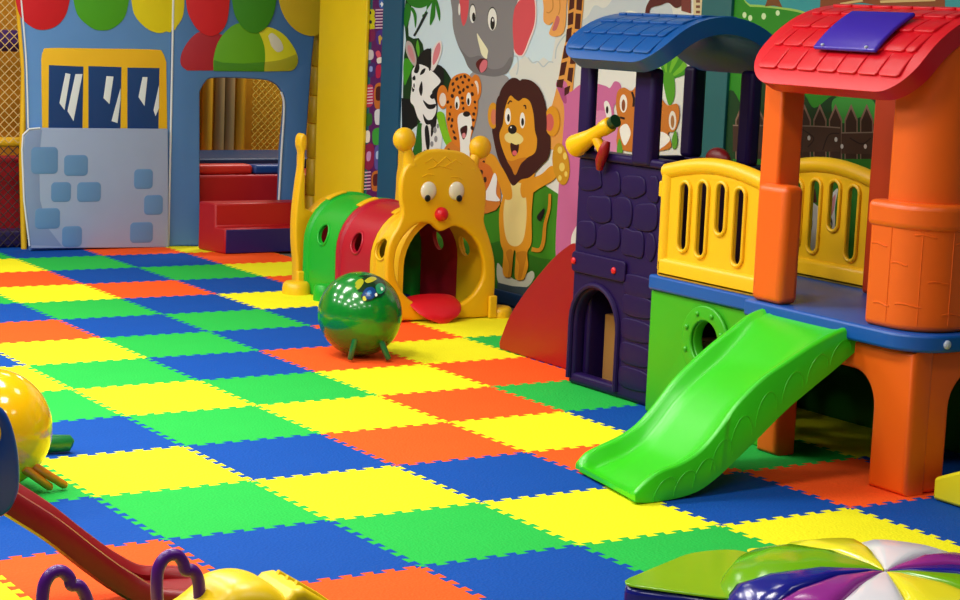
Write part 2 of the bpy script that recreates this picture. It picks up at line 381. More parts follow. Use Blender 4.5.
# ---- soft steps
st = root('soft_steps', 'red padded two-step block with a dark navy lower step at the doorway', 'steps', (2.3, .62, 0))
x0, x1 = 2.03, 2.69
bm = bmesh.new(); prof = [(.47, 0), (.47, .175), (.585, .175), (.585, .335), (.775, .335), (.775, 0)]
loft(bm, [[(x0-.06*(y-.47)/.305, y, z) for y, z in prof], [(x1, y, z) for y, z in prof]])
bm_obj('step_block', bm, V_RED, st, bevel=.012)
box_obj('lower_step_front', (x0+.008, x1-.005, .458, .4695, .006, .168), V_NAVY, st, bevel=.004, label='navy vinyl front of the lower step')
# ---- netted enclosure at the far left
PL = lambda x, y: (Plane((0, 1.06, 0), (1, 0, 0)).px(x, y)[0], 1.06)
tag(box_obj('padded_wall', (-.35, 1.5, 1.75, 1.85, 0, 2.4), vinyl('pad_orange', '#d98f14', .6), bevel=.02), 'orange-yellow padded wall behind the netting at the left edge', 'padding')
NE = Plane((0, 1.12, 0), (1, 0, 0))
def zb(y0, y1): return NE.px(10, y1)[1], NE.px(10, y0)[1]
z0, z1 = zb(30, 52); bm = bmesh.new(); tube(bm, [(-.3, 1.2, (z0+z1)/2), (.2, 1.2, (z0+z1)/2), (.95, 1.2, (z0+z1)/2)], (z1-z0)/2, 18)
tag(bm_obj('padded_beam', bm, vinyl('beam_purple', '#3a1a60', .45)), 'purple padded horizontal beam behind the netting, upper left', 'beam')
z0, z1 = zb(138, 148); bm = bmesh.new(); tube(bm, [(-.3, 1.2, (z0+z1)/2), (.2, 1.2, (z0+z1)/2), (.95, 1.2, (z0+z1)/2)], (z1-z0)/2, 18)
tag(bm_obj('padded_beam', bm, V_FR), 'thin yellow padded beam across the left netting', 'beam')
z0, z1 = zb(231, 249); tag(box_obj('padded_kerb', (-.3, 1.0, 1.13, 1.3, .0, z1), vinyl('kerb_purple', '#20124e', .45), bevel=.03), 'dark purple padded kerb at the foot of the left netting', 'padding')
z0, z1 = zb(160, 233); tag(box_obj('padded_barrier', (-.3, 1.2, 1.42, 1.52, .0, z1), vinyl('barrier_red', '#a8101c', .5), bevel=.03), 'red padded barrier behind the black netting at far left', 'padding')
bm = bmesh.new(); tube(bm, [(*PL(24, 247), 0.0), (*PL(22, 150), .6), (*PL(24, 70), 1.2), (*PL(17, 0), 1.75), (*PL(12, -40), 2.1)], .02, 12)
tag(bm_obj('padded_post', bm, V_FR), 'slim yellow padded post along the left edge of the blue house', 'post', 'padded posts behind the doorway')
tag(net('safety_net', NE, -.2, NE.px(30, 100)[0], NE.px(10, 143)[1], 1.95, .062, .003, mat('net_white', '#d8b878', .7)), 'pale diamond netting over the upper left opening', 'net')
tag(net('safety_net', NE, -.2, NE.px(32, 200)[0], .004, NE.px(10, 146)[1], .062, .0032, mat('net_black', '#2a1a18', .7)), 'black diamond netting over the red barrier at lower left', 'net')
# ---- yellow pads beside the house
V_YP = vinyl('pad_yellow', '#f4d20c', .45); V_YP2 = vinyl('pole_yellow', '#e8b80e', .45)
y0 = W.px(372, 0)[0]
tag(W.slab('wall_pad', rrect(-.395, W.px(371, 0)[0], .002, 3.2, .01), [], .001, .03, V_YP, bev=.01), 'tall bright yellow pad on the wall behind the caterpillar tunnel', 'wall pad')
_p = FB.P(*FB.px(316, 60, -.14), -.14); POLE = (_p.x, _p.y)
po = root('padded_pole', 'yellow segmented padded pole between blue house and yellow wall pad', 'pole', (*POLE, 0))
zs = [0, .35, .62, .87, 1.07, 1.28, 1.55, 1.85, 2.2, 2.6]
for z0, z1 in zip(zs, zs[1:]):
    bm = bmesh.new(); n = 20; r = .050
    loft(bm, [[(POLE[0]+q*math.cos(2*PI*k/n), POLE[1]+q*math.sin(2*PI*k/n), z) for k in range(n)] for z, q in ((z0+.001, r-.008), (z0+.008, r), (z1-.008, r), (z1-.001, r-.008))])
    bm_obj('foam_sleeve', bm, V_YP2, po, smooth=60)
# ------------------------------------------------------------------ printed strip and murals on the right wall
ps = Print(W)
sa, sb_ = W.px(373, 0)[0], a0-.002
ps.add('#5a1560', [(sa, .0), (sb_, .0), (sb_, 3.2), (sa, 3.2)], False, True)
rs = random.Random(3)
ps.crop(355, 0, 3)
ps.step = 0
# shapes read off the photograph, top to bottom
for c, pts in (('#3a62b8', [(74, -10), (92, -10), (92, 22), (74, 22)]), ('#e8eef6', [(80, 4), (84, 10), (90, 12), (84, 16), (80, 22), (78, 15), (74, 12), (78, 9)]),
               ('#c8c41a', [(40, 28), (56, 28), (60, 36), (58, 50), (62, 60), (58, 72), (60, 86), (40, 88), (44, 70), (40, 60), (44, 46)]),
               ('#7a1a50', [(38, 92), (58, 90), (58, 120), (38, 124)]), ('#4a2a88', [(66, 95), (92, 92), (92, 130), (66, 132)]), ('#c9a24a', [(70, 110), (76, 104), (80, 112), (88, 104), (86, 112), (78, 122), (76, 134), (72, 132)]),
               ('#c8c0c8', [(36, 152), (54, 152), (54, 176), (36, 178)]), ('#d8556a', [(62, 158), (72, 152), (78, 166), (70, 176)]), ('#e8e0d8', [(66, 176), (80, 172), (82, 186), (68, 190)]), ('#3a2a70', [(40, 195), (60, 190), (58, 225), (40, 230)]),
               ('#8fa0e0', [(44, 200), (52, 200), (52, 214), (44, 214)]), ('#b8204a', [(64, 200), (78, 196), (76, 230), (64, 232)]), ('#b8305a', [(30, 262), (54, 258), (54, 312), (30, 318)]),
               ('#c06a2a', [(60, 258), (84, 254), (84, 316), (60, 322)]), ('#4a1a18', [(64, 264), (80, 262), (82, 296), (64, 300)]), ('#2f6a2a', [(32, 345), (50, 342), (50, 372), (32, 376)]), ('#3aa03a', [(54, 392), (78, 386), (78, 428), (56, 432)]),
               ('#d8d8e0', [(60, 334), (78, 330), (80, 368), (62, 372)]), ('#e8e0d8', [(30, 396), (44, 394), (44, 424), (30, 426)]), ('#8a1a4a', [(30, 440), (56, 436), (54, 500), (30, 504)]), ('#5a50a0', [(60, 444), (78, 440), (78, 500), (60, 504)]),
               ('#c890c8', [(36, 458), (48, 456), (46, 480), (36, 482)]), ('#a8c0e8', [(64, 456), (74, 454), (74, 474), (64, 476)]), ('#c06a2a', [(52, 520), (76, 516), (76, 566), (52, 570)]), ('#5a1a20', [(56, 526), (72, 524), (72, 552), (56, 556)]),
               ('#1a1a30', [(42, 34), (48, 34), (48, 42), (42, 42)]), ('#1a1a30', [(44, 62), (50, 62), (50, 70), (44, 70)])):
    ps.add(c, pts, len(pts) < 6, step=False if c == '#zz' else True)
for y in list(range(28, 86, 9)): ps.add('#d8b8d0', [(62, y), (92, y-1), (92, y+3), (62, y+4)], False, step=False)
for y in list(range(264, 314, 9)): ps.add('#e0c0d0', [(30, y), (54, y-2), (54, y+1.5), (30, y+3.5)], False, step=False)
for y in list(range(516, 570, 10)): ps.add('#e0b0d0', [(26, y), (48, y-2), (48, y+2), (26, y+4)], False, step=False)
tag(ps.done('printed_strip'), 'narrow purple printed strip of small cartoon pictures left of the dark teal pilaster', 'wall print')

mu = root('animal_mural', 'wall mural of cartoon jungle animals: elephant, zebra, leopard, lion and giraffe', 'mural', (2.7, -2.2, .08))
p = Print(W)
ma0, ma1 = a1+.002, b0-.002
p.add('#cfe2ee', [(ma0, .08), (ma1, .08), (ma1, 3.2), (ma0, 3.2)], False, True)
p.crop(450, 0, 7.5)
p.add('#dcdcd6', [(480, 620), (440, 540), (500, 470), (560, 420), (640, 480), (700, 430), (760, 470), (790, 300), (800, -200), (1000, -900), (2400, -900), (2400, 1500), (480, 1500)], False)
for c in (((480, 420), (505, 430), (512, 500), (500, 560)), ((585, 430), (620, 470), (660, 462), (700, 500), (740, 465), (775, 468)), ((790, 440), (800, 360), (840, 290), (870, 260))): p.band('#b9c4cc', c, 10)
p.crop(540, 0, 3.75)
p.add('#c3ccd4', [(150, 100), (180, 60), (205, 20), (240, 30), (270, 0), (300, -60), (460, -60), (500, 200), (330, 300), (160, 250)])
p.add('#e4e4e0', [(165, 130), (200, 90), (240, 70), (280, 80), (330, 40), (390, 60), (480, 120), (500, 320), (200, 320), (150, 240)])
p.crop(480, 170, 4.61)
p.add('#3c8418', [(-420, 130), (-100, 120), (20, 135), (100, 150), (250, 60), (300, 70), (420, 150), (900, 160), (1500, 160), (1500, 700), (-420, 700)], False)
p.add('#2d6b14', [(-420, 330), (0, 340), (100, 330), (230, 390), (420, 420), (1500, 480), (1500, 720), (-420, 720)])
p.add('#c9cdb6', [(80, 430), (110, 460), (160, 505), (200, 490), (240, 465), (250, 495), (215, 540), (150, 540), (85, 520)])
p.add('#3a4a52', [(80, 518), (150, 535), (215, 540), (500, 560), (500, 640), (80, 640)], False)
p.done('mural_background', mu)
# jungle foliage
p = Print(W, .0028); p.crop(360, 0, 7.5)
p.add('#123a14', [(322, 700), (330, 420), (345, 300), (330, 120), (345, -40), (400, -60), (380, 80), (360, 200), (365, 270), (400, 290), (440, 285), (470, 330), (485, 420), (480, 600), (470, 900), (360, 1000), (325, 900)], False)
p.add('#0f3312', [(500, 520), (560, 500), (620, 505), (665, 560), (690, 620), (670, 700), (600, 760), (500, 700)])
p.add('#3f9a1c', [(330, 450), (360, 440), (400, 470), (385, 530), (360, 590), (335, 640), (325, 560)])
p.add('#5aa828', [(420, 350), (430, 300), (442, 330), (448, 380), (440, 430), (430, 400)])
p.band('#1b2a2c', [(405, 270), (440, 210), (470, 150), (500, 90)], (16, 22))
for lf in ([(500, 90), (470, 110), (470, 125), (500, 75), (545, 10), (530, 0), (500, 50)], [(545, 0), (530, 90), (525, 190), (560, 130), (565, 60), (560, 0)], [(560, 0), (575, 80), (597, 160), (602, 90), (585, 20), (570, -10)],
           [(375, 60), (400, 110), (415, 210), (425, 120), (400, 60)], [(360, -20), (380, 40), (450, 60), (520, 30), (560, -30)], [(345, 30), (330, 110), (335, 200), (360, 180), (380, 100), (375, 40)]): p.add('#257a1e', lf)
p.crop(400, 30, 5)
p.add('#0c0f10', [(8, 340), (50, 345), (60, 380), (85, 400), (88, 450), (85, 480), (60, 490), (10, 490)], False)
p.add('#226a1c', [(90, 470), (120, 480), (130, 560), (110, 640), (60, 640), (80, 540)])
p.add('#1e5a1a', [(0, 560), (20, 600), (30, 700), (20, 850), (0, 860)])
p.done('foliage_print', mu)
p = Print(W, .0045); p.crop(540, 0, 3.75)
for a in range(9):
    t = -1.2 + a*.33; cx, cy = 480, 300
    p.add(('#3f8f1e', '#6fb52a')[a % 2], [(cx, cy), (cx+60*math.sin(t)-10, cy-95*math.cos(t*.8)+10), (cx+45*math.sin(t)*1.5, cy-110*math.cos(t*.8)), (cx+60*math.sin(t)+14, cy-60*math.cos(t*.8))])
p.add('#4f9a22', [(462, 280), (500, 280), (505, 360), (485, 395), (470, 350)])
p.done('palm_sprig_print', mu)
# elephant
p = Print(W, .0045); p.crop(450, 0, 7.5)
p.add('#9a979a', [(150, 560), (400, 560), (470, 640), (600, 760), (640, 1100), (560, 1420), (200, 1420), (150, 1100)])
p.add('#f0d8d8', [(500, 30), (560, -40), (635, -20), (650, 80), (640, 200), (600, 310), (556, 410), (520, 424), (484, 395), (464, 330)])
p.add('#d9525c', [(500, 30), (560, -30), (625, -20), (640, 80), (630, 190), (590, 300), (550, 400), (520, 415), (490, 390), (470, 330), (460, 230), (470, 110)])
p.add('#868286', [(25, -80), (18, 100), (25, 220), (60, 340), (105, 430), (135, 500), (180, 545), (240, 562), (330, 575), (400, 560), (440, 530), (470, 450), (478, 360), (470, 200), (480, 80), (510, -80), (280, -160)])
p.add('#747074', [(60, 340), (105, 430), (135, 500), (180, 545), (240, 562), (330, 575), (400, 560), (440, 530), (470, 450), (450, 430), (400, 500), (330, 520), (280, 500), (230, 420), (150, 430), (100, 390)])
p.add('#d9525c', [(75, -30), (135, -30), (140, 60), (125, 150), (105, 192), (92, 180), (80, 110)])
p.el('#e8e6e2', 70, 70, 8, 45)
for cx, cy, rx, ry in ((170, 105, 22, 68), (318, 145, 34, 84)):
    p.el('#3a383a', cx, cy-5, rx+3, ry+5); p.el('#eceae4', cx, cy, rx, ry, step=True)
p.el('#1c1a1a', 178, 128, 12, 34); p.el('#1c1a1a', 320, 175, 17, 50); p.el('#ffffff', 322, 150, 5, 12)
p.add('#5a1416', [(195, 475), (230, 440), (280, 450), (275, 520), (235, 545), (208, 515)])
p.add('#d9707c', [(222, 500), (250, 450), (280, 460), (272, 515), (235, 545)])
p.add('#ece6c4', [(203, 250), (228, 285), (255, 325), (285, 375), (282, 410), (274, 442), (240, 412), (222, 350), (210, 300)])
p.done('elephant_print', mu)
# giraffe
p = Print(W, .0045); p.crop(540, 0, 3.75)
p.add('#e09a48', [(108, -40), (162, -40), (152, 120), (130, 260), (118, 400), (105, 520), (40, 560), (25, 480), (62, 330), (85, 200), (103, 110)])
for q in ([(112, -10), (130, -10), (128, 30), (108, 40)], [(138, -20), (160, -20), (156, 40), (136, 36)], [(106, 52), (126, 44), (124, 90), (104, 96)], [(134, 50), (154, 52), (150, 110), (130, 108)], [(100, 110), (120, 102), (116, 150), (96, 160)],
          [(126, 122), (148, 122), (142, 170), (122, 172)], [(92, 172), (112, 164), (106, 215), (84, 222)], [(118, 186), (138, 184), (132, 240), (112, 240)], [(80, 236), (102, 230), (92, 280), (72, 286)], [(108, 254), (126, 254), (120, 310), (102, 300)],
          [(64, 300), (90, 296), (84, 330), (62, 326)], [(92, 330), (114, 320), (108, 350), (92, 360)]): p.add('#4a1a12', q, False, step=False)
p.crop(450, 0, 7.5)
p.add('#eba55a', [(700, -60), (703, 60), (700, 120), (705, 165), (740, 188), (775, 165), (750, 225), (745, 255), (770, 272), (810, 272), (850, 245), (868, 170), (872, 60), (872, -60), (780, -120)])
p.add('#c86a6a', [(778, 190), (800, 120), (820, 130), (822, 160), (800, 220), (775, 232), (768, 215)])
p.band('#c8843a', [(770, -20), (772, 60), (745, 95), (725, 90)], 8); p.band('#c8843a', [(822, -20), (826, 60), (815, 110)], 8)
p.done('giraffe_print', mu)
# zebra
p = Print(W, .0045); p.crop(400, 30, 5)
p.add('#e6e6e6', [(110, 470), (150, 440), (190, 450), (210, 520), (200, 620), (180, 740), (100, 740), (110, 600)])
p.add('#141416', [(75, 170), (110, 110), (150, 95), (165, 160), (215, 190), (215, 280), (190, 330), (180, 480), (150, 470), (140, 300), (80, 210)])
p.add('#ececec', [(60, 205), (90, 172), (130, 182), (160, 205), (195, 240), (200, 265), (160, 310), (178, 360), (180, 410), (150, 460), (120, 472), (90, 440), (70, 382), (52, 352), (60, 270)])
p.add('#b8aca8', [(35, 55), (62, 72), (82, 140), (75, 182), (45, 145), (28, 95)]); p.add('#c98a90', [(42, 75), (60, 90), (74, 140), (70, 165), (50, 135), (38, 100)])
p.add('#e4dcdc', [(200, 52), (211, 90), (196, 150), (165, 205), (150, 172), (165, 90)]); p.add('#d9808a', [(196, 62), (203, 95), (188, 145), (168, 175), (163, 150), (174, 95)])
p.add('#101012', [(148, 95), (156, 100), (156, 180), (148, 205), (142, 180), (145, 130)])
for q in ([(70, 210), (78, 180), (92, 160), (98, 190), (88, 215)], [(100, 225), (110, 200), (128, 192), (120, 215)], [(150, 330), (180, 300), (200, 285), (190, 320), (165, 345)], [(115, 350), (145, 372), (180, 370), (170, 392), (138, 392)],
          [(115, 420), (140, 450), (178, 442), (165, 465), (130, 470)], [(95, 300), (102, 270), (110, 258), (114, 300), (106, 330)], [(62, 240), (74, 228), (78, 246), (68, 256)], [(60, 290), (66, 262), (74, 262), (72, 300), (64, 310)],
          [(125, 490), (140, 480), (150, 560), (140, 610), (128, 560)], [(158, 470), (172, 465), (165, 520), (155, 530)], [(122, 600), (140, 630), (145, 690), (125, 680)]): p.add('#141416', q)
p.el('#f6f6f6', 70, 272, 9, 22); p.el('#141416', 71, 278, 4, 12)
for q in ((175, 500, 9, 16), (180, 545, 8, 16), (160, 570, 8, 14), (190, 480, 6, 12)): p.el('#8a8a90', *q)
p.add('#7fc01e', [(185, 420), (218, 415), (236, 490), (262, 545), (292, 572), (282, 602), (232, 575), (205, 510)])
p.done('zebra_print', mu)
# leopard
p = Print(W, .0075); p.crop(400, 30, 5)
p.add('#d07a2a', [(250, 560), (400, 560), (480, 700), (480, 900), (200, 900), (200, 680)])
for q in ((378, 290, 29, 68), (213, 335, 28, 60)): p.el('#d97a24', *q)
p.el('#ecd9cc', 380, 295, 14, 42); p.el('#ecd9cc', 214, 348, 17, 34)
p.add('#dd7c20', [(255, 250), (300, 218), (345, 225), (385, 290), (388, 400), (372, 480), (350, 550), (330, 600), (300, 590), (262, 560), (240, 500), (230, 430), (236, 340)])
p.add('#f0ece8', [(288, 440), (320, 412), (352, 425), (360, 480), (350, 560), (345, 690), (325, 740), (305, 690), (300, 560)])
for cx, cy in ((286, 365), (344, 346)):
    p.el('#f4f2ee', cx, cy, 12, 34); p.el('#221a14', cx-2, cy+12, 6, 18)
p.el('#1e1414', 333, 420, 18, 14); p.add('#3a0e10', [(303, 492), (335, 478), (334, 520), (318, 548), (306, 522)]); p.el('#e08a90', 320, 528, 9, 14)
rr = random.Random(5)
for x, y in ((265, 270), (285, 245), (305, 235), (325, 232), (345, 250), (362, 275), (270, 300), (292, 285), (315, 262), (338, 285), (262, 330), (300, 312), (318, 300), (362, 320), (375, 360), (255, 385), (250, 420), (262, 450), (258, 480), (270, 510), (276, 540), (370, 420), (378, 390), (368, 450), (362, 490), (240, 360), (245, 445), (315, 365), (318, 392), (312, 340), (245, 600), (255, 640), (230, 660), (390, 620), (420, 660)):
    p.el('#3a1c12', x, y, rr.uniform(5, 8), rr.uniform(7, 11), rr.uniform(-.6, .6), step=False)
p.crop(380, 120, 5.454)
p.add('#cf6a22', [(530, 230), (600, 250), (620, 310), (600, 350), (570, 390), (540, 330)]); p.el('#3a1c12', 575, 325, 9, 16); p.el('#3a1c12', 555, 285, 9, 14)
p.add('#eeece8', [(575, 400), (600, 350), (625, 290), (640, 320), (635, 400), (655, 440), (600, 440), (575, 430)])
p.done('leopard_print', mu)
# hippo and tiger behind the tower
p = Print(W, .0045); p.crop(540, 0, 3.75)
p.add('#c96a9e', [(60, 320), (75, 302), (98, 308), (112, 345), (150, 318), (200, 312), (245, 322), (262, 330), (280, 305), (302, 318), (300, 370), (275, 410), (300, 520), (330, 760), (300, 1000), (110, 1060), (60, 980), (70, 700), (85, 520), (90, 400)])
p.add('#a84a80', [(66, 325), (82, 318), (96, 345), (100, 385), (85, 380)]); p.add('#d788b4', [(200, 430), (270, 430), (290, 520), (280, 600), (200, 600)])
p.add('#e9e6e4', [(240, 390), (250, 378), (262, 395), (268, 430), (262, 470), (250, 440)]); p.el('#2a1a22', 252, 412, 5, 14)
p.add('#3a1220', [(150, 830), (185, 810), (200, 900), (190, 960), (160, 940), (150, 880)])
p.add('#e9e6e4', [(120, 880), (150, 840), (150, 950), (170, 985), (140, 990), (118, 940)])
p.done('hippo_print', mu)
p = Print(W, .0075); p.crop(540, 0, 3.75)
p.add('#c9762a', [(290, 345), (315, 328), (345, 340), (380, 300), (430, 335), (455, 370), (480, 395), (515, 390), (522, 440), (505, 490), (480, 500), (480, 560), (300, 560), (295, 460), (285, 400)])
p.el('#efe9e2', 313, 388, 14, 34); p.el('#8a4a28', 313, 395, 7, 22); p.el('#e6dcd2', 497, 452, 14, 36); p.el('#a8703e', 497, 456, 7, 24)
p.el('#f4f2ee', 432, 450, 14, 42); p.el('#1a1512', 430, 462, 7, 24)
p.add('#f1eee9', [(300, 480), (325, 465), (340, 500), (320, 545), (305, 520)]); p.add('#f1eee9', [(420, 505), (460, 495), (488, 520), (470, 545), (450, 560), (425, 600), (415, 560)])
p.band('#2a1512', [(345, 345), (352, 370), (350, 400)], 8); p.band('#2a1512', [(425, 375), (450, 385), (455, 400)], 8); p.band('#2a1512', [(300, 440), (318, 445)], 8)
p.add('#244a1c', [(275, 430), (300, 440), (295, 470), (270, 460)]); p.add('#5a9a2a', [(290, 545), (300, 520), (310, 570), (290, 580)]); p.add('#5a9a2a', [(495, 520), (510, 490), (515, 540), (500, 560)])
p.done('tiger_print', mu)
p = Print(W, .0045); p.crop(540, 0, 3.75)
p.add('#5a2420', [(395, 60), (400, 20), (430, -20), (480, -40), (530, -20), (540, 10), (510, 30), (480, 10), (450, 20), (415, 30), (408, 60)]); p.add('#7a3a34', [(530, -60), (565, -60), (565, 50), (530, 40)], False)
p.done('monkey_print', mu)
p = Print(W, .0045); p.crop(540, 0, 3.75)
p.add('#d6c49a', [(575, -60), (612, -60), (612, 60), (575, 55)], False)
for k in range(4): p.add('#7a4a3a', [(585, -20+k*20), (600, -20+k*20), (600, -10+k*20), (585, -10+k*20)], False, step=False)
p.done('sign_print', mu)
p = Print(W, .0045); p.crop(540, 0, 3.75)
p.add('#b58a98', [(605, 290), (616, 290), (610, 420), (600, 420)], False); p.add('#dcdcd8', [(600, 400), (616, 400), (612, 700), (598, 700)], False)
p.done('post_print', mu)
# lion
p = Print(W, .0075); p.crop(480, 170, 4.61)
p.band('#cf8a1e', [(238, 365), (275, 368), (292, 330), (300, 250), (318, 180), (322, 110)], (20, 12))
p.add('#1a1214', [(262, 215), (292, 178), (296, 190), (278, 235)])
p.add('#dc951e', [(110, -30), (240, -30), (248, 60), (238, 200), (238, 330), (218, 380), (222, 440), (212, 480), (198, 505), (170, 506), (160, 480), (165, 385), (155, 378), (146, 470), (140, 492), (114, 492), (104, 460), (108, 380), (94, 330), (88, 200), (108, 100)])
p.add('#c07c14', [(120, 380), (150, 372), (146, 470), (140, 492), (128, 490), (134, 440)]); p.add('#c07c14', [(165, 385), (215, 378), (205, 440), (190, 500), (176, 500), (180, 440)])
p.add('#e8d48a', [(132, 75), (150, 62), (178, 58), (204, 80), (215, 170), (210, 270), (195, 330), (165, 352), (130, 335), (112, 270), (110, 170)])
p.crop(480, 70, 5)
p.add('#dc951e', [(40, 420), (75, 430), (105, 480), (150, 560), (160, 640), (120, 640), (92, 560), (50, 500), (25, 480)])
p.add('#dc951e', [(210, 560), (300, 525), (355, 480), (385, 500), (372, 545), (300, 590), (215, 640)])
p.el('#c9901c', 405, 470, 42, 106, -.12)
for q in ((400, 400, 12, 18), (425, 430, 10, 18), (410, 485, 14, 22), (400, 540, 9, 14), (430, 520, 8, 14)): p.el('#e8cc62', *q)
p.add('#3f1612', [(150, 45), (180, 40), (200, 52), (215, 45), (260, 55), (300, 95), (325, 160), (335, 230), (338, 300), (352, 340), (345, 430), (300, 485), (250, 535), (205, 548), (165, 578), (130, 520), (90, 440), (65, 330), (62, 290), (75, 220), (90, 150), (110, 90)])
p.el('#dc951e', 66, 228, 27, 66); p.el('#d87a5a', 70, 235, 15, 40); p.el('#dc951e', 362, 255, 38, 76); p.el('#d0605a', 348, 262, 22, 44)
p.add('#3f1612', [(82, 160), (110, 140), (110, 330), (82, 330)]); p.add('#3f1612', [(275, 140), (326, 180), (330, 320), (275, 340)])
p.add('#dd9620', [(150, 130), (175, 145), (195, 155), (220, 140), (250, 158), (268, 220), (275, 300), (286, 350), (276, 412), (235, 440), (205, 470), (178, 525), (158, 490), (135, 450), (108, 380), (98, 320), (115, 270), (125, 195)])
p.add('#e8d58a', [(128, 322), (163, 308), (200, 322), (218, 348), (195, 372), (150, 366), (126, 348)])
p.el('#f4f2ea', 140, 232, 15, 42); p.el('#1a1414', 143, 240, 7, 20); p.el('#f4f2ea', 213, 252, 13, 40); p.el('#1a1414', 214, 260, 7, 20)
p.el('#1c1214', 163, 297, 22, 23); p.el('#ffffff', 156, 287, 4, 4)
p.add('#3a0e10', [(154, 365), (180, 375), (196, 372), (190, 412), (170, 432), (156, 405)]); p.el('#d8606a', 174, 415, 12, 13)
p.band('#3f1612', [(140, 170), (152, 155), (160, 160)], 7); p.band('#3f1612', [(218, 180), (228, 178), (230, 195)], 7)
p.add('#c77a1c', [(135, 450), (160, 455), (205, 440), (235, 440), (205, 470), (178, 525), (158, 490)])
p.done('lion_print', mu)
# second mural: hill, tree, fence, rabbit
mf = root('farm_mural', 'wall mural of a green hill, dark picket fence and a white cartoon animal face', 'mural', (2.7, -5, .08))
p = Print(W); c0, c1 = b1+.002, 7.6
p.add('#3a9a9c', [(c0, .02), (c1, .02), (c1, 3.2), (c0, 3.2)], False, True)
p.crop(720, 0, 4)
p.add('#9cc85a', [(40, 24), (120, 18), (220, 26), (330, 44), (430, 90), (600, 130), (1000, 130), (1000, 1000), (40, 1000)])
p.add('#2f8a1e', [(40, 34), (120, 27), (220, 34), (330, 54), (430, 100), (600, 140), (1000, 140), (1000, 1100), (40, 1100)])
for q in ((98, 60, 8, 12), (121, 72, 8, 12), (175, 65, 9, 13), (231, 52, 8, 11)): p.el('#cfe8b0', *q)
p.add('#7a4a22', [(180, 26), (192, -10), (200, -80), (228, -80), (236, 0), (250, 30), (215, 22)], False)
p.add('#8a4a24', [(400, 40), (405, -60), (470, -100), (900, -100), (900, 60), (560, 10)], False); p.add('#d8b878', [(480, 12), (570, -4), (572, 6), (482, 20)], False); p.add('#d8b878', [(640, 2), (860, -8), (862, 4), (642, 12)], False)
p.done('hill_print', mf)
p = Print(W, .0028); p.crop(790, 90, 3.3333)
p.add('#163f1a', [(-260, 120), (-200, 0), (-150, 60), (-110, -40), (-40, 20), (40, 10), (80, 60), (140, 20), (180, 40), (220, 10), (300, 40), (330, 300), (-260, 300)])
p.add('#3f9a3a', [(140, 40), (175, 20), (240, 25), (280, 40), (300, 120), (240, 90), (200, 110), (150, 100)])
for x in range(-160, 330, 52):
    w = 22; yb = 230
    p.add('#8a6a58', [(x-w, yb), (x-w, 98), (x, 46), (x+w, 98), (x+w, yb)], False, step=False)
for x in range(-160, 330, 52):
    w = 18; yb = 232
    p.add('#3c2418', [(x-w, yb), (x-w, 104), (x, 62), (x+w, 104), (x+w, yb)], False, step=(x == -160))
p.add('#4a3024', [(-190, 118), (60, 118), (168, 126), (168, 205), (60, 206), (-190, 205)], False); p.add('#4a3024', [(172, 142), (340, 142), (340, 215), (172, 212)], False)
p.band('#8a7464', [(-190, 118), (60, 120), (168, 126)], 4); p.band('#8a7464', [(172, 143), (340, 140)], 4)
p.band('#2a1810', [(40, 130), (80, 160), (60, 190)], 4); p.band('#2a1810', [(110, 200), (130, 150), (165, 145)], 4); p.band('#2a1810', [(200, 160), (240, 180), (270, 160)], 4)
for x, y in ((64, 160), (154, 165), (174, 188), (252, 188)): p.el('#d8d0c8', x, y, 5, 8)
p.add('#2a7a20', [(-190, 230), (340, 230), (340, 900), (-190, 900)], False)
p.done('fence_print', mf)
p = Print(W, .0045); p.crop(790, 90, 3.3333)
p.add('#4a1a12', [(40, 330), (85, 330), (90, 375), (45, 375)], False); p.add('#1f7a1c', [(45, 300), (70, 290), (80, 335), (45, 335)])
p.add('#e9e4e0', [(30, 380), (70, 372), (105, 390), (140, 345), (160, 330), (150, 390), (150, 450), (140, 540), (100, 580), (40, 560), (20, 470)])
p.add('#d98a8e', [(120, 400), (142, 360), (152, 350), (146, 400), (130, 430)]); p.add('#d98a80', [(100, 500), (135, 495), (140, 550), (120, 590), (95, 560)])
p.el('#15110f', 60, 440, 15, 46); p.el('#f4f2f0', 55, 430, 6, 16); p.el('#15110f', 122, 445, 20, 34); p.el('#f4f2f0', 124, 450, 14, 26); p.el('#15110f', 126, 455, 10, 20); p.el('#f4f2f0', 128, 446, 3, 6)
p.done('animal_face_print', mf)
# ------------------------------------------------------------------ caterpillar tunnel
CX = 2.03
ct = root('caterpillar_tunnel', 'caterpillar crawl tunnel with yellow face, open mouth and green, red and yellow segments', 'play tunnel', (CX, -1.9, 0))
CF = Plane((0, -2.47, 0), (1, 0, 0))
half = [(440, 149), (462, 152), (474, 160), (482, 172), (487, 190), (486, 210), (485, 222), (490, 238), (495, 258), (496, 280), (495, 300), (494, 317)]
r_ = [CF.px(*p) for p in half]
l_ = [CF.px(*p) for p in ((400, 321), (394, 318), (390, 300), (387, 280), (387, 258), (391, 240), (399, 226), (403, 212), (401, 196), (402, 180), (407, 167), (418, 156), (430, 150))]
outl = [tuple(v) for v in cr([Vector(p) for p in r_], 4, False)] + [tuple(v) for v in cr([Vector(p) for p in l_], 4, False)]
outl = [(a, max(z, .003)) for a, z in outl]
mo = [CF.px(*p) for p in ((441, 233), (432, 226), (420, 226), (409, 235), (401, 248), (398, 265), (401, 282), (410, 296), (424, 304), (441, 307), (458, 303), (472, 293), (480, 279), (481, 262), (476, 245), (466, 233), (454, 228))]
_mc = (sum(q[0] for q in mo)/len(mo), sum(q[1] for q in mo)/len(mo)); mo = [(_mc[0]+(a-_mc[0])*1.07, _mc[1]+(z-_mc[1])*1.05) for a, z in mo]
mouth = [tuple(v) for v in cr([Vector(p) for p in mo], 4)]
bm = bmesh.new()
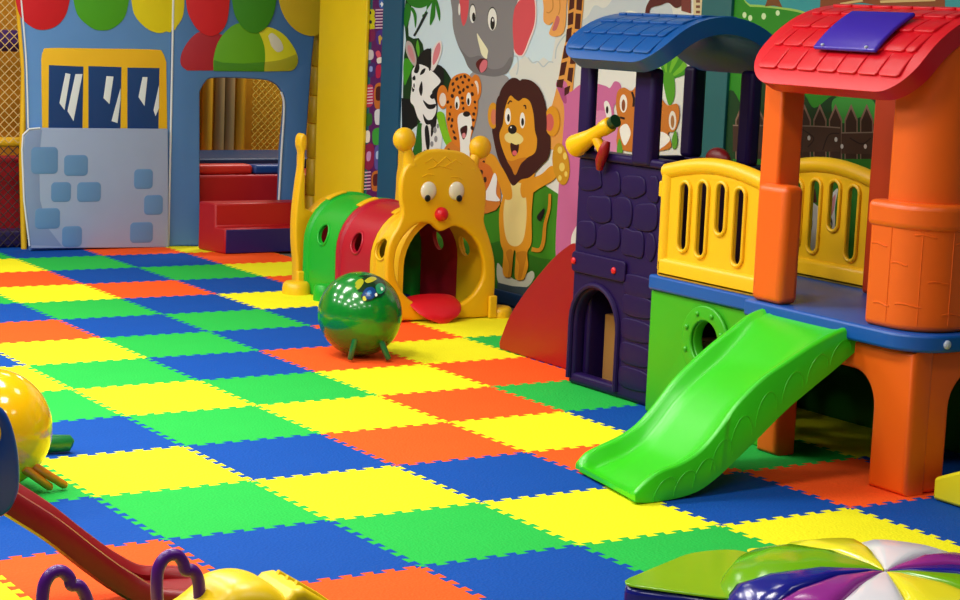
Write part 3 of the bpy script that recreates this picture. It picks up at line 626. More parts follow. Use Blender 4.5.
CF.slab('face', outl, [mouth], -.045, .045, P_YEL, ct, bev=.016, res=3)
for sgn, (kx, ky), (bx, by) in ((-1, (408, 140), (414, 166)), (1, (484, 148), (474, 170))):
    k = CF.px(kx, ky); b = CF.px(bx, by); bm = bmesh.new()
    tube(bm, [CF.P(b[0], b[1], -.04), CF.P((b[0]*.55+k[0]*.45), (b[1]+k[1])/2, -.04), CF.P(k[0], k[1], -.04)], [.045, .028, .03], 14)
    ball(bm, CF.P(k[0], k[1], -.04), .066, 1, .8, 1)
    bm_obj('antenna', bm, P_YEL, ct, smooth=60)
EYE = mat('eye_white', '#e6dfc8', .15, coat=.6)
for (ex, ey), (qx, qy) in (((428.5, 191), (426, 198)), ((456.5, 191), (457.5, 198))):
    e = CF.px(ex, ey); bm = bmesh.new(); ball(bm, CF.P(e[0], e[1], .0), .05, 1, .45, 1.05)
    eo = bm_obj('eye', bm, EYE, ct, smooth=60)
    q = CF.px(qx, qy); bm = bmesh.new(); ball(bm, CF.P(q[0], q[1], .019), .019, 1, .4, 1); bm_obj('pupil', bm, P_BLACK, eo, smooth=60)
n_ = CF.px(440.5, 214); bm = bmesh.new(); ball(bm, CF.P(n_[0], n_[1], .01), .04, 1, .9, 1); bm_obj('nose', bm, P_RED, ct, smooth=60)
for pts in (((422, 177), (428, 174), (434, 175)), ((451, 177), (457, 177), (462, 179))):
    bm = bmesh.new(); tube(bm, [CF.P(*CF.px(*p), .0) for p in pts], .004, 6); bm_obj('eyebrow', bm, P_YEL, ct)
bm = bmesh.new()
for pts in (((425, 163), (432, 158), (438, 163), (434, 168)), ((438, 164), (446, 157), (452, 162)), ((446, 166), (456, 160), (462, 164)), ((428, 169), (440, 166), (452, 169))): tube(bm, [CF.P(*CF.px(*p), .0) for p in pts], .004, 6)
bm_obj('hair_curl', bm, P_YEL, ct)
# tongue
tc = CF.px(435, 305)[0]; bm = bmesh.new(); rings = []
for k in range(9):
    t = k/8; y = -2.40-.17*t; z = .12-.02*t-.085*t*t; w = .165*math.sqrt(max(.02, 1-t**4)); th = .05
    rings.append([(tc+w*math.cos(a), y, z+(th/2)*math.sin(a)*(1 if abs(math.cos(a)) < .9 else .8)-.012*math.cos(a)**2*0) for a in [2*PI*q/20 for q in range(20)]])
loft(bm, rings); bm_obj('tongue', bm, P_RED, ct, smooth=50, bevel=.008)
# arched segments
def arch_ring(y, r, zs=.30, n=18, inset=0.):
    pts = [(CX-r, y, .004)] + [(CX-r, y, zs*k/4) for k in range(1, 4)]
    pts += [(CX+r*math.cos(PI-PI*k/n), y, zs+r*math.sin(PI-PI*k/n)) for k in range(n+1)]
    return pts + [(CX+r, y, zs*(4-k)/4) for k in range(1, 4)] + [(CX+r, y, .004)]
def segment(name, y0, y1, m, holes_y):
    bm = bmesh.new(); R = .295; th = .022
    ys = [(y0, R+.012), (y0+.035, R+.012), (y0+.045, R-.002), (y1-.045, R-.002), (y1-.035, R+.012), (y1, R+.012)]
    rings = []
    for y, r in ys: rings.append(arch_ring(y, r) + arch_ring(y, R-th)[::-1])
    loft(bm, rings); bmesh.ops.recalc_face_normals(bm, faces=bm.faces[:])
    me = bpy.data.meshes.new('t'); bm.to_mesh(me); bm.free(); o = bpy.data.objects.new('t', me); COL.objects.link(o)
    bm = bmesh.new()
    for z in ((.375,)): bmesh.ops.create_cone(bm, cap_ends=True, segments=28, radius1=.057, radius2=.057, depth=1.2, matrix=Matrix.Translation((CX, holes_y, z)) @ Matrix.Rotation(PI/2, 4, 'Y'))
    mc = bpy.data.meshes.new('c'); bm.to_mesh(mc); bm.free(); c = bpy.data.objects.new('c', mc); COL.objects.link(c)
    b = o.modifiers.new('b', 'BOOLEAN'); b.object = c; b.operation = 'DIFFERENCE'; b.solver = 'EXACT'
    bpy.context.view_layer.update()
    res = bpy.data.meshes.new_from_object(o.evaluated_get(bpy.context.evaluated_depsgraph_get()))
    bpy.data.objects.remove(o); bpy.data.objects.remove(c)
    res.materials.clear(); res.materials.append(m); res.shade_smooth(); res.set_sharp_from_angle(angle=math.radians(32))
    so = put(name, res, ct)
    for sx in (-1, 1):
        bm = bmesh.new(); xs = R-.002; zz = .375
        tube(bm, [(CX+sx*math.sqrt(max(0, xs*xs-max(0, zz+.062*math.sin(a)-.30)**2)), holes_y+.062*math.cos(a), zz+.062*math.sin(a)) for a in [2*PI*k/28 for k in range(29)]], .008, 8)
        bm_obj('hole_rim', bm, m, so, smooth=60)
    return so
segment('yellow_segment', -2.42, -2.105, P_YEL2, -2.19)
segment('red_segment', -2.10, -1.695, P_SEGR, -1.90)
segment('green_segment', -1.69, -1.285, P_SEGG, -1.49)
# rear arch with two horns, feet
RB = Plane((0, -1.2, 0), (1, 0, 0))
inn = [(CX+.25*math.cos(PI*k/16), .30+.25*math.sin(PI*k/16)) for k in range(17)]
inner = [(CX+.25, .003)] + inn + [(CX-.25, .003)]
def horn(sgn, sh=0.):
    pts = [(.31, .003), (.31, .15), (.325, .28), (.33, .40), (.325, .52), (.31, .66), (.297, .76), (.297, .83), (.312, .88), (.308, .93), (.288, .95), (.267, .93), (.264, .88), (.277, .83), (.278, .76), (.268, .68), (.268, .60), (.262, .50)]
    return [(CX+sh+sgn*a, z) for a, z in [tuple(v) for v in cr([Vector(p) for p in pts], 3, False)]]
outer = horn(1, .13) + [(CX+.283*math.cos(math.radians(40+100*k/12)), .30+.283*math.sin(math.radians(40+100*k/12))) for k in range(13)] + horn(-1)[::-1]
RB.slab('tail_arch', outer+[(CX-.25, .003)]+inn[::-1]+[(CX+.25, .003)], [], -.06, .08, P_YEL, ct, bev=.014, res=3)
def foot(name, x, y, m, r=.085, h=.075, label=None):
    bm = bmesh.new(); n = 20
    loft(bm, [[(x+q*math.cos(2*PI*k/n), y+q*math.sin(2*PI*k/n), z) for k in range(n)] for q, z in ((r, .0), (r, h*.45), (r*.93, h*.8), (r*.75, h*.98), (r*.3, h))])
    bm_obj(name, bm, m, ct, smooth=50, label=label)
RB.slab('tail_light_block', [(CX+.248*1, .003)]+[(CX+.248*math.cos(PI*k/16), .30+.248*math.sin(PI*k/16)) for k in range(17)]+[(CX-.248, .003)], [], -.055, .02, P_SEGR, ct, bev=.004, label='dark red panel added to keep light out of the tunnel rear')  # added end wall; blocks light so the tunnel stays dark inside
for y in (-1.30, -1.69, -2.10):
    bm = bmesh.new(); sec = [(CX+r*math.cos(math.radians(q)), .30+r*math.sin(math.radians(q))) for r, qs in ((.316, range(98, 126, 4)), (.303, range(122, 94, -4))) for q in qs]
    loft(bm, [[(x, yy, z) for x, z in sec] for yy in (y-.026, y+.026)]); bm_obj('clip', bm, P_YEL2, ct, bevel=.004, label='small yellow clip on top of the tunnel')
foot('foot', CX-.36, -1.31, P_YEL2); foot('foot', CX+.40, -1.27, P_YEL2); foot('foot', CX+.36, -2.44, P_YEL2, .075, .06)
foot('foot', CX-.33, -1.60, P_SEGG, .06, .095, label='green foot of the green segment'); foot('foot', CX+.33, -1.6, P_SEGG, .06, .095, label='green foot of the green segment')
box_obj('foot_block', (CX+.255, CX+.305, -2.50, -2.475, .003, .13), P_YEL2, ct, bevel=.008)
box_obj('foot_block', (CX-.345, CX-.295, -1.30, -1.262, .003, .13), P_YEL2, ct, bevel=.008)

# ------------------------------------------------------------------ inflatable balls on legs
def hopper(center, r, m, mleg, legdirs, name, label, cat, legs=()):
    o = root(name, label, cat, (center[0], center[1], 0))
    bm = bmesh.new(); ball(bm, center, r, u=48, v=32); bo = bm_obj('ball', bm, m, o, smooth=60)
    for d in legdirs:
        d = Vector(d).normalized(); s0 = Vector(center)+d*(r*.9); e0 = Vector(center)+d*(r*1.18)
        if e0.z < .016: e0 = s0+(e0-s0)*((s0.z-.016)/(s0.z-e0.z))
        bm = bmesh.new(); tube(bm, [s0, s0*.5+e0*.5, e0*.95+s0*.05, e0], [.017, .0155, .014, .009], 12); bm_obj('leg', bm, mleg, o, smooth=60)
    for s0, e0 in legs:
        s0 = Vector(center)+Vector(s0).normalized()*(r*.95); e0 = Vector(e0); bm = bmesh.new(); tube(bm, [s0, s0*.6+e0*.4, e0*.95+s0*.05, e0], [.0165, .0155, .0145, .010], 12); bm_obj('leg', bm, mleg, o, smooth=60)
    return o, bo
G_BALL = mat('ball_green', '#0a7a26', .2, bump=.02, bscale=40, coat=.6); G_LEG = mat('ball_leg_green', '#0f6a3a', .25, coat=.3)
Y_BALL = mat('ball_yellow', '#f0b806', .14, bump=.02, bscale=40, coat=.6); O_LEG = mat('ball_leg_orange', '#d9760c', .25, coat=.3)
gc = Vector((1.0, -3.30, .213)); gr = .209
Vd = (CAM-gc).normalized(); Rd = Vd.cross(Vector((0, 0, 1))).normalized()*-1; Ud = Rd.cross(Vd)*-1
Rd = Vector((math.cos(YAW), -math.sin(YAW), 0)); Ud = Rd.cross(-Vd).normalized()
def bdir(u, v): return Rd*u + Ud*v + Vd*math.sqrt(max(0, 1-u*u-v*v))
go, gb = hopper(gc, gr, G_BALL, G_LEG, [(.1, .75, -.66)], 'hopper_ball', 'shiny green ball on small legs with a printed picture on top', 'ball', [(bdir(-.09, -.62), at(350, 360, .012)), (bdir(.55, -.66), at(389, 360, .012))])
def sticker(parent, c, r, pts, m, k):
    """printed patch: pts in unit-disc coordinates as seen from the front, laid on the sphere"""
    bm = bmesh.new(); P = [Vector(p) for p in pts]; mid = sum(P, Vector((0, 0)))/len(P)
    rings = []
    for t in (0.02, .35, .7, 1.):
        rings.append([c + bdir(*(mid+(p-mid)*t))*(r+.0006+.0004*k) for p in P])
    loft(bm, rings, cap=True); bm_obj('printed_patch', bm, m, parent, smooth=60)
def spx(pts): return [((x-359)/42.3, (314-y)/42.3) for x, y in pts]
def scr(x, y): return (310+x/5.454, 260+y/5.454)
def spatch(pts, col, k, rough=.2):
    sticker(gb, gc, gr, [tuple(v) for v in cr([Vector(p) for p in spx([scr(*p) for p in pts])], 4)], mat('ballprint_'+col.lstrip('#'), col, rough, coat=.4), k)
spatch([(212, 160), (225, 120), (255, 92), (300, 82), (350, 86), (390, 110), (404, 150), (385, 190), (350, 205), (320, 222), (285, 226), (265, 200), (275, 180), (240, 178)], '#10301a', 0)
spatch([(225, 155), (240, 122), (265, 105), (280, 120), (270, 145), (250, 165)], '#a3a322', 1); spatch([(285, 115), (320, 92), (350, 100), (330, 118), (300, 128)], '#b0a828', 1)
spatch([(275, 190), (290, 160), (320, 148), (345, 165), (340, 200), (315, 216), (285, 208)], '#123c7c', 1); spatch([(345, 140), (375, 125), (398, 150), (380, 180), (355, 180)], '#1f8a5a', 1)
spatch([(278, 205), (290, 200), (298, 220), (282, 224)], '#d2c63a', 2); spatch([(342, 185), (352, 180), (356, 194), (345, 198)], '#e6e6de', 2); spatch([(372, 150), (382, 148), (386, 160), (376, 166)], '#d9e6e0', 2); spatch([(300, 175), (318, 168), (324, 184), (308, 192)], '#2c7ac0', 2)
yc = Vector((-1.49, -5.16, .213)); Vd = (CAM-yc).normalized(); Ud = Rd.cross(-Vd).normalized()
hopper(yc, .213, Y_BALL, O_LEG, [(-.7, -.2, -.7)], 'hopper_ball', 'shiny yellow ball with orange legs at the left edge of the picture', 'ball', [(bdir(.63, -.66), at(51, 488, .014)), (bdir(.78, -.60), at(66, 486, .014))])
bm = bmesh.new(); c_ = at(60, 444, .035)
tube(bm, [(c_.x+.045, c_.y-.01, .033), (c_.x+.035, c_.y-.008, .037), (c_.x-.1, c_.y+.02, .040), (c_.x-.3, c_.y+.06, .043)], [.018, .032, .037, .041], 16)
tag(bm_obj('toy_bolster', bm, plastic('dark_green', '#0c6a30', .35), smooth=50), 'dark green rounded toy end on the mat behind the yellow ball', 'toy')
# ------------------------------------------------------------------ big climbing play set
pset = root('climbing_play_set', 'plastic climbing play set: purple tower, yellow railings, orange red-roofed turret, green slide', 'playground', (1.8, -5.4, 0))
T = Plane((1.6, 0, 0), (0, -1, 0))            # a = -Y
# purple tower
def bumps(pl, polys, off, t, bev):
    return [pl.slab_mesh(p, [], off, t, bev) for p in polys]
doorh = [(4.285, .055)] + [(4.445-.16*math.cos(PI*k/14), .30+.165*math.sin(PI*k/14)) for k in range(15)] + [(4.605, .055)]
rr = random.Random(11); stones = []
for row_i, (z0, z1) in enumerate(((.66, .78), (.79, .91), (.92, 1.03))):
    a = 4.27 + (.07 if row_i % 2 else 0)
    while a < 4.82:
        w = rr.uniform(.12, .19); e = min(a+w, 4.875)
        pts = [(a+rr.uniform(0, .02), z0+rr.uniform(0, .02)), ((a+e)/2, z0-rr.uniform(0, .015)), (e-rr.uniform(0, .02), z0+rr.uniform(0, .03)), (e, (z0+z1)/2), (e-.02, z1-rr.uniform(0, .02)), ((a+e)/2, z1+rr.uniform(-.01, .01)), (a+.015, z1-rr.uniform(0, .02)), (a, (z0+z1)/2)]
        stones.append([tuple(v) for v in cr([Vector(p) for p in pts], 3)]); a = e+.012
for z in (.06, .17, .28, .39, .48):
    stones.append([tuple(v) for v in cr([Vector(p) for p in ((4.665, z+.01), (4.75, z), (4.87, z+.012), (4.875, z+.05), (4.86, z+.092), (4.72, z+.1), (4.66, z+.09), (4.65, z+.05))], 3)])
fr = bmesh.new(); tube(fr, [T.P(a, z, .004) for a, z in [(4.26, .03), (4.26, .2)]+[(4.445-.185*math.cos(PI*k/14), .30+.19*math.sin(PI*k/14)) for k in range(15)]+[(4.63, .2), (4.63, .03)]], .014, 8)
T.slab('tower_wall', rrect(4.245, 4.905, .0, 1.075, .02), [doorh], -.07, .07, P_PUR, pset, bev=.022, res=3, extra=bumps(T, stones, -.006, .014, .006)+[fr])
pl_ = T.slab('bolted_plate', rrect(4.255, 4.67, .535, .63, .02), [], .001, .014, P_PUR, pset, bev=.005)
for a, z in ((4.275, .585), (4.59, .58)):
    bm = bmesh.new(); ball(bm, T.P(a, z, .017), .016, .6, 1, 1); bm_obj('bolt', bm, P_RED, pl_, smooth=60, label='red bolt')
T.slab('tower_ledge', rrect(4.235, 4.915, 1.065, 1.105, .015), [], -.08, .10, P_PUR, pset, bev=.015)
for nm, y in (('tower_side_wall', -4.315), ('tower_side_wall', -4.905)):
    box_obj(nm, (1.66, 2.18, y, y+.06, .0, 1.075), P_PUR, pset, bevel=.015)
box_obj('tower_rear_wall', (2.18, 2.24, -4.905, -4.255, .0, 1.075), P_PUR, pset, bevel=.015)
box_obj('tower_deck', (1.68, 2.18, -4.84, -4.32, .56, .60), P_BLU, pset, bevel=.008)
for x0, x1, y0, y1 in ((1.58, 1.63, -4.345, -4.25), (1.57, 1.635, -4.825, -4.685), (2.17, 2.25, -4.36, -4.27), (2.10, 2.17, -4.86, -4.77)):
    box_obj('tower_post', (x0, x1, y0, y1, 1.07, 1.50), P_PUR, pset, bevel=.02)
def vault(name, x0, x1, y0, y1, ze, zr, th, m, bev, rows, cols, gap=.006, crn=.16):
    xm, w, h = (x0+x1)/2, (x1-x0)/2, zr-ze; R = (w*w+h*h)/(2*h); zc = zr-R; A = math.asin(w/R)
    def P(t, r): a = -A+2*A*t; return xm+r*math.sin(a), zc+r*math.cos(a)
    n = 40; Lr = 2*A*R; top, low = [], []
    def yend(t):
        d = min(t, 1-t)*Lr; e = 0 if d >= crn else crn-math.sqrt(max(0, crn*crn-(crn-d)**2)); return y0+e, y1-e
    bm = bmesh.new(); m2 = 10; rings = []
    for k in range(n+1):
        t = .5-.5*math.cos(PI*k/n); ya, yb = yend(t); x, z = P(t, R); xi, zi = P(t, R-th)
        rings.append([(x, ya+(yb-ya)*q/m2, z) for q in range(m2+1)] + [(xi, yb-(yb-ya)*q/m2, zi) for q in range(m2+1)])
    loft(bm, rings)
    ro = bm_obj(name, bm, m, pset, bevel=bev, seg=4)
    bm = bmesh.new(); m0, m1 = .05, .95
    for half in (0, 1):
        for i in range(rows):
            ta = m0+(.5-m0)*i/rows; tb = m0+(.5-m0)*(i+1)/rows
            if half: ta, tb = 1-ta, 1-tb
            cw_ = (y1-y0-.12)/cols; y = y0+.06-(cw_*.5 if i % 2 else 0)
            while y < y1-.06:
                ya, yb = max(y, y0+.06)+gap/2, min(y+cw_, y1-.06)-gap/2; y += cw_
                if yb-ya < .02: continue
                rings = []
                for yy, ins in ((ya, 1), (ya+.012, 0), (yb-.012, 0), (yb, 1)):
                    r = []
                    for t_, hgt in ((0+(.08 if ins else 0), .011), (.3, .009), (.65, .005), (1.02, .001)): r.append(P(ta+(tb-ta)*t_, R+hgt))
                    for t_ in (1.02, .65, .3, 0+(.08 if ins else 0)): r.append(P(ta+(tb-ta)*t_, R-.006))
                    rings.append([(x, yy, z) for x, z in r])
                loft(bm, rings)
    bm_obj('shingles', bm, m, ro, smooth=0, bevel=.003, seg=2)
    return ro, P, R
vault('blue_roof', 1.44, 2.25, -4.98, -4.245, 1.525, 1.735, .075, P_ROOFB, .034, 4, 5, .008)
bm = bmesh.new(); ball(bm, (2.21, -4.52, 1.075), .07, .5, 1.2, .8); bm_obj('rounded_cap', bm, P_DRED, pset, smooth=60, label='dark red rounded cap on the rear wall of the tower')
# telescope
tel = root('x', 'x', 'x', (0, 0, 0)); bpy.data.objects.remove(tel)
bm = bmesh.new(); h0 = T.P(4.31, 1.118, .07); h1 = T.P(4.55, 1.24, .045); dv = (h1-h0)
ring_r = [(0, .050), (.06, .053), (.45, .034), (.72, .030), (.80, .036), (.98, .036), (1.0, .030)]
tube(bm, [h0+dv*t for t, r in ring_r], [r for t, r in ring_r], 22)
te = bm_obj('telescope', bm, plastic('telescope_yellow', '#f7bd08', .3), pset, smooth=50)
bm = bmesh.new(); tube(bm, [h0-dv*.004, h0-dv*.012], .041, 22); bm_obj('lens_opening', bm, plastic('lens_orange', '#d9760c', .4), te, label='orange inside of the wide end')
bm = bmesh.new(); tube(bm, [h1-dv*.03, h1+dv*.13], [.024, .03], 14); bm_obj('eyepiece', bm, plastic('eyepiece', '#173a1c', .4), te, label='dark green eyepiece')
bm = bmesh.new(); tube(bm, [T.P(4.45, 1.18, .06), T.P(4.47, 1.15, .05), T.P(4.49, 1.11, .04)], [.02, .024, .02], 12); bm_obj('pivot', bm, P_YEL, te, smooth=60)
bm = bmesh.new(); tube(bm, [T.P(4.515, 1.16, .035), T.P(4.51, 1.12, .045), T.P(4.48, 1.07, .04), T.P(4.46, 1.03, .03)], [.016, .026, .025, .016], 14); bm_obj('clamp', bm, P_DRED, te, smooth=60, label='dark red clamp on the tower ledge')
# blue deck
def plan_slab(name, poly, z0, z1, m, bev, label=None, parent=pset):
    bm = bmesh.new(); loft(bm, [[(x, y, z) for x, y in poly] for z in (z0, z1)]); return bm_obj(name, bm, m, parent, bevel=bev, seg=3, label=label)
cor = [(1.45+.17-.17*math.cos(PI/2*k/8), -6.625+.17-.17*math.sin(PI/2*k/8)) for k in range(9)]
dk = plan_slab('deck', [(1.53, -4.915), (1.53, -5.64), (1.46, -5.64)] + [(x, y) for x, y in cor] + [(2.3, -6.625), (2.3, -4.915)], .545, .612, P_BLU, .012)
for x, y in ((1.60, -6.637),):
    bm = bmesh.new(); ball(bm, (x, y+.01, .578), .017, 1, .6, 1); bm_obj('bolt', bm, P_BOLT, dk, smooth=60, label='pale grey bolt')
# green panels
GP = Plane((1.55, 0, 0), (0, -1, 0)); pc = (5.315, .375)
gpn = GP.slab('porthole_panel', rrect(4.915, 5.73, .0, .544, .01), [ell(*pc, .088, .088, 0, 36)], -.05, .05, P_GRN, pset, bev=.008)
GP.slab('porthole_rim', ell(*pc, .155, .155, 0, 40), [ell(*pc, .09, .09, 0, 36)], .0005, .018, P_GRN, gpn, bev=.008)
for k in range(8):
    a = PI/8+k*PI/4; bm = bmesh.new(); ball(bm, GP.P(pc[0]+.124*math.cos(a), pc[1]+.124*math.sin(a), .02), .012, .8, 1, 1, 12, 8); bm_obj('bolt', bm, P_GRN, gpn, smooth=60)
RP = Plane((2.26, 0, 0), (0, -1, 0))
RP.slab('rear_shade_panel', rrect(4.92, 6.50, .0, .544, .01), [], -.05, .05, plastic('shade_panel_green', '#1f6a1c'), pset, bev=.008)  # dark green rear panel, widened to stand in for the shade under the deck
# railings
def railing(name, x, a0, w=.665):
    pl = Plane((x, 0, 0), (0, -1, 0)); n = 14
    def top(a): return 1.075+.05*math.sin(PI*(a-a0)/w)
    outl = [(a0, .608), (a0, top(a0))] + [(a0+w*k/n, top(a0+w*k/n)) for k in range(1, n)] + [(a0+w, top(a0+w)), (a0+w, .608)]
    sl = [stadium(a0+c, z0, z1, .031) for c, z0, z1 in ((.155, .735, 1.035), (.275, .725, 1.05), (.395, .835, 1.055), (.515, .72, 1.045))]
    ex = []
    b = bmesh.new(); tube(b, [pl.P(a0+w*k/n, top(a0+w*k/n)-.012, -.02) for k in range(n+1)], .036, 12); ex.append(b)
    b = bmesh.new(); tube(b, [pl.P(a0+.02, .64, -.02), pl.P(a0+.02, top(a0)-.02, -.02)], .034, 12); ex.append(b)
    ex.append(pl.slab_mesh(rrect(a0, a0+w, .608, .695, .012), [], -.055, .07, .02))
    for c, z0, z1 in ((.155, .735, 1.035), (.275, .725, 1.05), (.395, .835, 1.055), (.515, .72, 1.045)):
        b = bmesh.new(); q = stadium(a0+c, z0, z1, .035, 10); q = q+[q[0]]; tube(b, [pl.P(u, v, .0) for u, v in q], .0085, 8); ex.append(b)
    r = pl.slab(name, outl, sl, -.024, .02, P_YEL2, pset, bev=.008, res=3, extra=ex)
    pl.slab('bracket', rrect(a0-.05, a0+.02, .95, 1.02, .01), [], -.045, .03, P_YEL2, r, bev=.006)
    return r
railing('railing', 1.545, 4.965, .70); railing('railing', 2.18, 4.96)
# orange turret
ARC = Plane((1.50, 0, 0), (0, -1, 0))
arch = [(5.72, .0), (5.72, .544), (6.565, .544), (6.565, .0), (6.365, .0)] + [(6.365-.12+.12*math.cos(PI/2*k/8), .30+.13*math.sin(PI/2*k/8)) for k in range(9)] + [(5.965-.12*math.sin(PI/2*k/8), .30+.13*math.cos(PI/2*k/8)) for k in range(9)] + [(5.845, .0)]
ARC.slab('arch_legs', arch, [], -.11, .11, P_ORG, pset, bev=.022, res=3)
SD = Plane((0, -6.56, 0), (1, 0, 0))
arch2 = [(1.54, .0), (1.54, .544), (2.26, .544), (2.26, .0), (2.1, .0)] + [(2.1-.1+.1*math.cos(PI/2*k/8), .32+.13*math.sin(PI/2*k/8)) for k in range(9)] + [(1.83-.12*math.sin(PI/2*k/8), .32+.13*math.cos(PI/2*k/8)) for k in range(9)] + [(1.71, .0)]
SD.slab('arch_legs', arch2, [], -.105, .105, P_ORG, pset, bev=.022, res=3)
box_obj('turret_post', (1.47, 1.57, -5.845, -5.665, .612, 1.085), P_ORG, pset, bevel=.028, seg=4)
box_obj('turret_post', (1.50, 1.62, -5.755, -5.64, 1.05, 1.50), P_ORG, pset, bevel=.014)
box_obj('turret_post', (2.08, 2.2, -5.80, -5.66, .612, 1.50), P_ORG_SHADED, pset, bevel=.015)  # rear post: orange plastic, its colour darkened for the shade under the roof
def wall_path(x, y0, yc, r, x1, n=10):
    a = [(x, y0)] + [(x+r-r*math.cos(PI/2*k/n), yc+r-r*math.sin(PI/2*k/n)) for k in range(n+1)]; xr = a[-1][0]
    return a + [(xr+(x1-xr)*k/8, yc) for k in range(1, 9)]
def offs(p, d):
    out = []
    for i, q in enumerate(p):
        a = Vector(p[max(i-1, 0)]); b = Vector(p[min(i+1, len(p)-1)]); t = (b-a).normalized(); out.append((q[0]-t.y*d, q[1]+t.x*d))
    return out
def turret_wall(name, x, y0, z0, z1, bev, bricks=False):
    p = wall_path(x, y0, -6.59+(x-1.49), .16, 2.2); inn_ = offs(p, .07)
    zt = lambda x: z1 if bricks else 1.246+math.sqrt(.482**2-(min(x, 2.3)-1.86)**2)+.025
    bm = bmesh.new(); loft(bm, [[(a, b, z0) for a, b in p+inn_[::-1]], [(a, b, zt(a)) for a, b in p+inn_[::-1]]])
    o = bm_obj(name, bm, P_ORG, pset, bevel=bev, seg=4)
    if bricks:
        bm = bmesh.new()
        for s0, s1, z in ((.02, .10, .92), (.13, .2, .86), (.05, .13, .70), (.16, .26, .71), (.22, .3, .97), (.28, .36, .80), (.38, .46, .94), (.34, .44, .68), (.46, .56, .75)):
            pts = []
            L_ = [(Vector(p[i+1])-Vector(p[i])).length for i in range(len(p)-1)]
            for k in range(6):
                s = s0+(s1-s0)*k/5
                for i, l in enumerate(L_):
                    if s <= l or i == len(L_)-1: q = Vector(p[i]).lerp(Vector(p[i+1]), min(1, s/l)); break
                    s -= l
                pts.append((q.x, q.y, z+.004*math.sin(k)))
            tube(bm, pts, .0035, 6)
        for s, z0_, z1_ in ((.12, .64, 1.0), (.25, .64, 1.0), (.37, .64, 1.0)):
            i = 0; q = s
            L_ = [(Vector(p[i+1])-Vector(p[i])).length for i in range(len(p)-1)]
            for i, l in enumerate(L_):
                if q <= l: break
                q -= l
            v = Vector(p[i]).lerp(Vector(p[i+1]), q/l); tube(bm, [(v.x, v.y, z0_), (v.x, v.y, (z0_+z1_)/2), (v.x, v.y, z1_)], .0025, 6)
        bm_obj('brick_relief', bm, P_ORG, o)
    return o
turret_wall('turret_wall', 1.49, -6.295, .612, 1.075, .022, True)
lip = wall_path(1.478, -6.287, -6.602, .17, 2.2)
bm = bmesh.new(); loft(bm, [[(a, b, z) for a, b in lip+offs(lip, .09)[::-1]] for z in (.985, 1.085)]); bm_obj('turret_ledge', bm, P_ORG, pset, bevel=.024, seg=4)
turret_wall('turret_upper_wall', 1.515, -6.35, 1.06, 1.50, .015)
rroof, RPf, RR = vault('red_roof', 1.36, 2.36, -6.56, -5.665, 1.485, 1.80, .072, P_RED, .04, 5, 7)
# skylight on the street-side slope
sk0 = Plane((1.62, 0, 0), (0, -1, 0))
ya = -sk0.px(852, 45)[0]; yb = ya-.335
bm = bmesh.new(); rings = []
for k in range(7):
    t = .12+.185*k/6; rings.append((RPf(t, RR+.016), RPf(t, RR+.034)))
pts_b = [(x, z) for (x, z), _ in rings]; pts_t = [(x, z) for _, (x, z) in rings]
loft(bm, [[(x, y, z) for x, z in pts_b+pts_t[::-1]] for y in (ya, yb)])
so = bm_obj('skylight', bm, P_SKY, rroof, bevel=.008, seg=3, label='purple skylight panel')
for y in (ya-.05, yb+.05):
    x, z = RPf(.13, RR+.036); bm = bmesh.new(); ball(bm, (x, y, z), .008, 1, 1, .7, 10, 6); bm_obj('bolt', bm, P_BOLT, rroof, smooth=60)
# green slide: two rims with their own profiles, bed between them
FR_ = [(1.51, .60), (1.40, .572), (1.30, .515), (1.20, .455), (1.10, .385), (1.02, .32), (.94, .235), (.86, .165), (.78, .125), (.70, .10), (.63, .075), (.59, .04)]
NR_ = [(1.51, .60), (1.40, .575), (1.29, .535), (1.17, .48), (1.05, .42), (.94, .335), (.86, .245), (.78, .175), (.69, .135), (.60, .115), (.54, .085), (.49, .045)]
SK_ = [(1.51, .50), (1.40, .43), (1.29, .365), (1.17, .29), (1.05, .20), (.96, .12), (.88, .065), (.79, .025), (.69, .008), (.60, .004), (.53, .004), (.49, .012)]
fr_, nr_, sk_ = ([Vector((p[0], p[1])) for p in q] for q in (FR_, NR_, SK_))
fr_, nr_, sk_ = (cr(q, 4, False) for q in (fr_, nr_, sk_))
YF, YN = -5.745, -6.255
bm = bmesh.new(); rings = []
m_ = len(fr_)
for i in range(m_):
    f, n_, s = fr_[i], nr_[i], sk_[i]; u = i/(m_-1)
    dep = .062 if u < .9 else .062*(1-(u-.9)/.1)+.012*((u-.9)/.1)
    if u < .26: dep = .012+.050*(u/.26)**1.5
    def L3(t, dz): 
        p = f.lerp(n_, t); return (p.x, YF+(YN-YF)*t, max(p.y+dz, .006))
    fs = Vector((f.x, max(s.y, .004)))
    ring = [(f.x, YF, min(fs.y, f.y-.02)), (f.x, YF, f.y-.012), L3(.012, -.003), L3(.03, 0), L3(.06, -.002), L3(.085, -.016)]
    ring += [L3(.115, -dep*.75), L3(.16, -dep), L3(.3, -dep*1.03), L3(.5, -dep*1.05), L3(.7, -dep*1.03), L3(.84, -dep), L3(.885, -dep*.75)]
    ring += [L3(.915, -.016), L3(.94, -.002), L3(.97, 0), L3(.988, -.003), (n_.x, YN, n_.y-.012), (n_.x, YN, min(s.y, n_.y-.02))]
    # underside
    zt = lambda t: max(.003, L3(t, -dep)[2]-.03)
    low = lambda t: f.lerp(n_, t)
    ring += [(n_.x, YN+.03, min(s.y, n_.y-.02)), (low(.9).x, YN+.035, max(zt(.88), min(s.y, n_.y-.03))), (low(.5).x, (YF+YN)/2, max(zt(.5), s.y)), (low(.1).x, YF-.035, max(zt(.12), min(s.y, f.y-.03))), (f.x, YF-.03, min(fs.y, f.y-.02))]
    rings.append(ring)
loft(bm, rings)
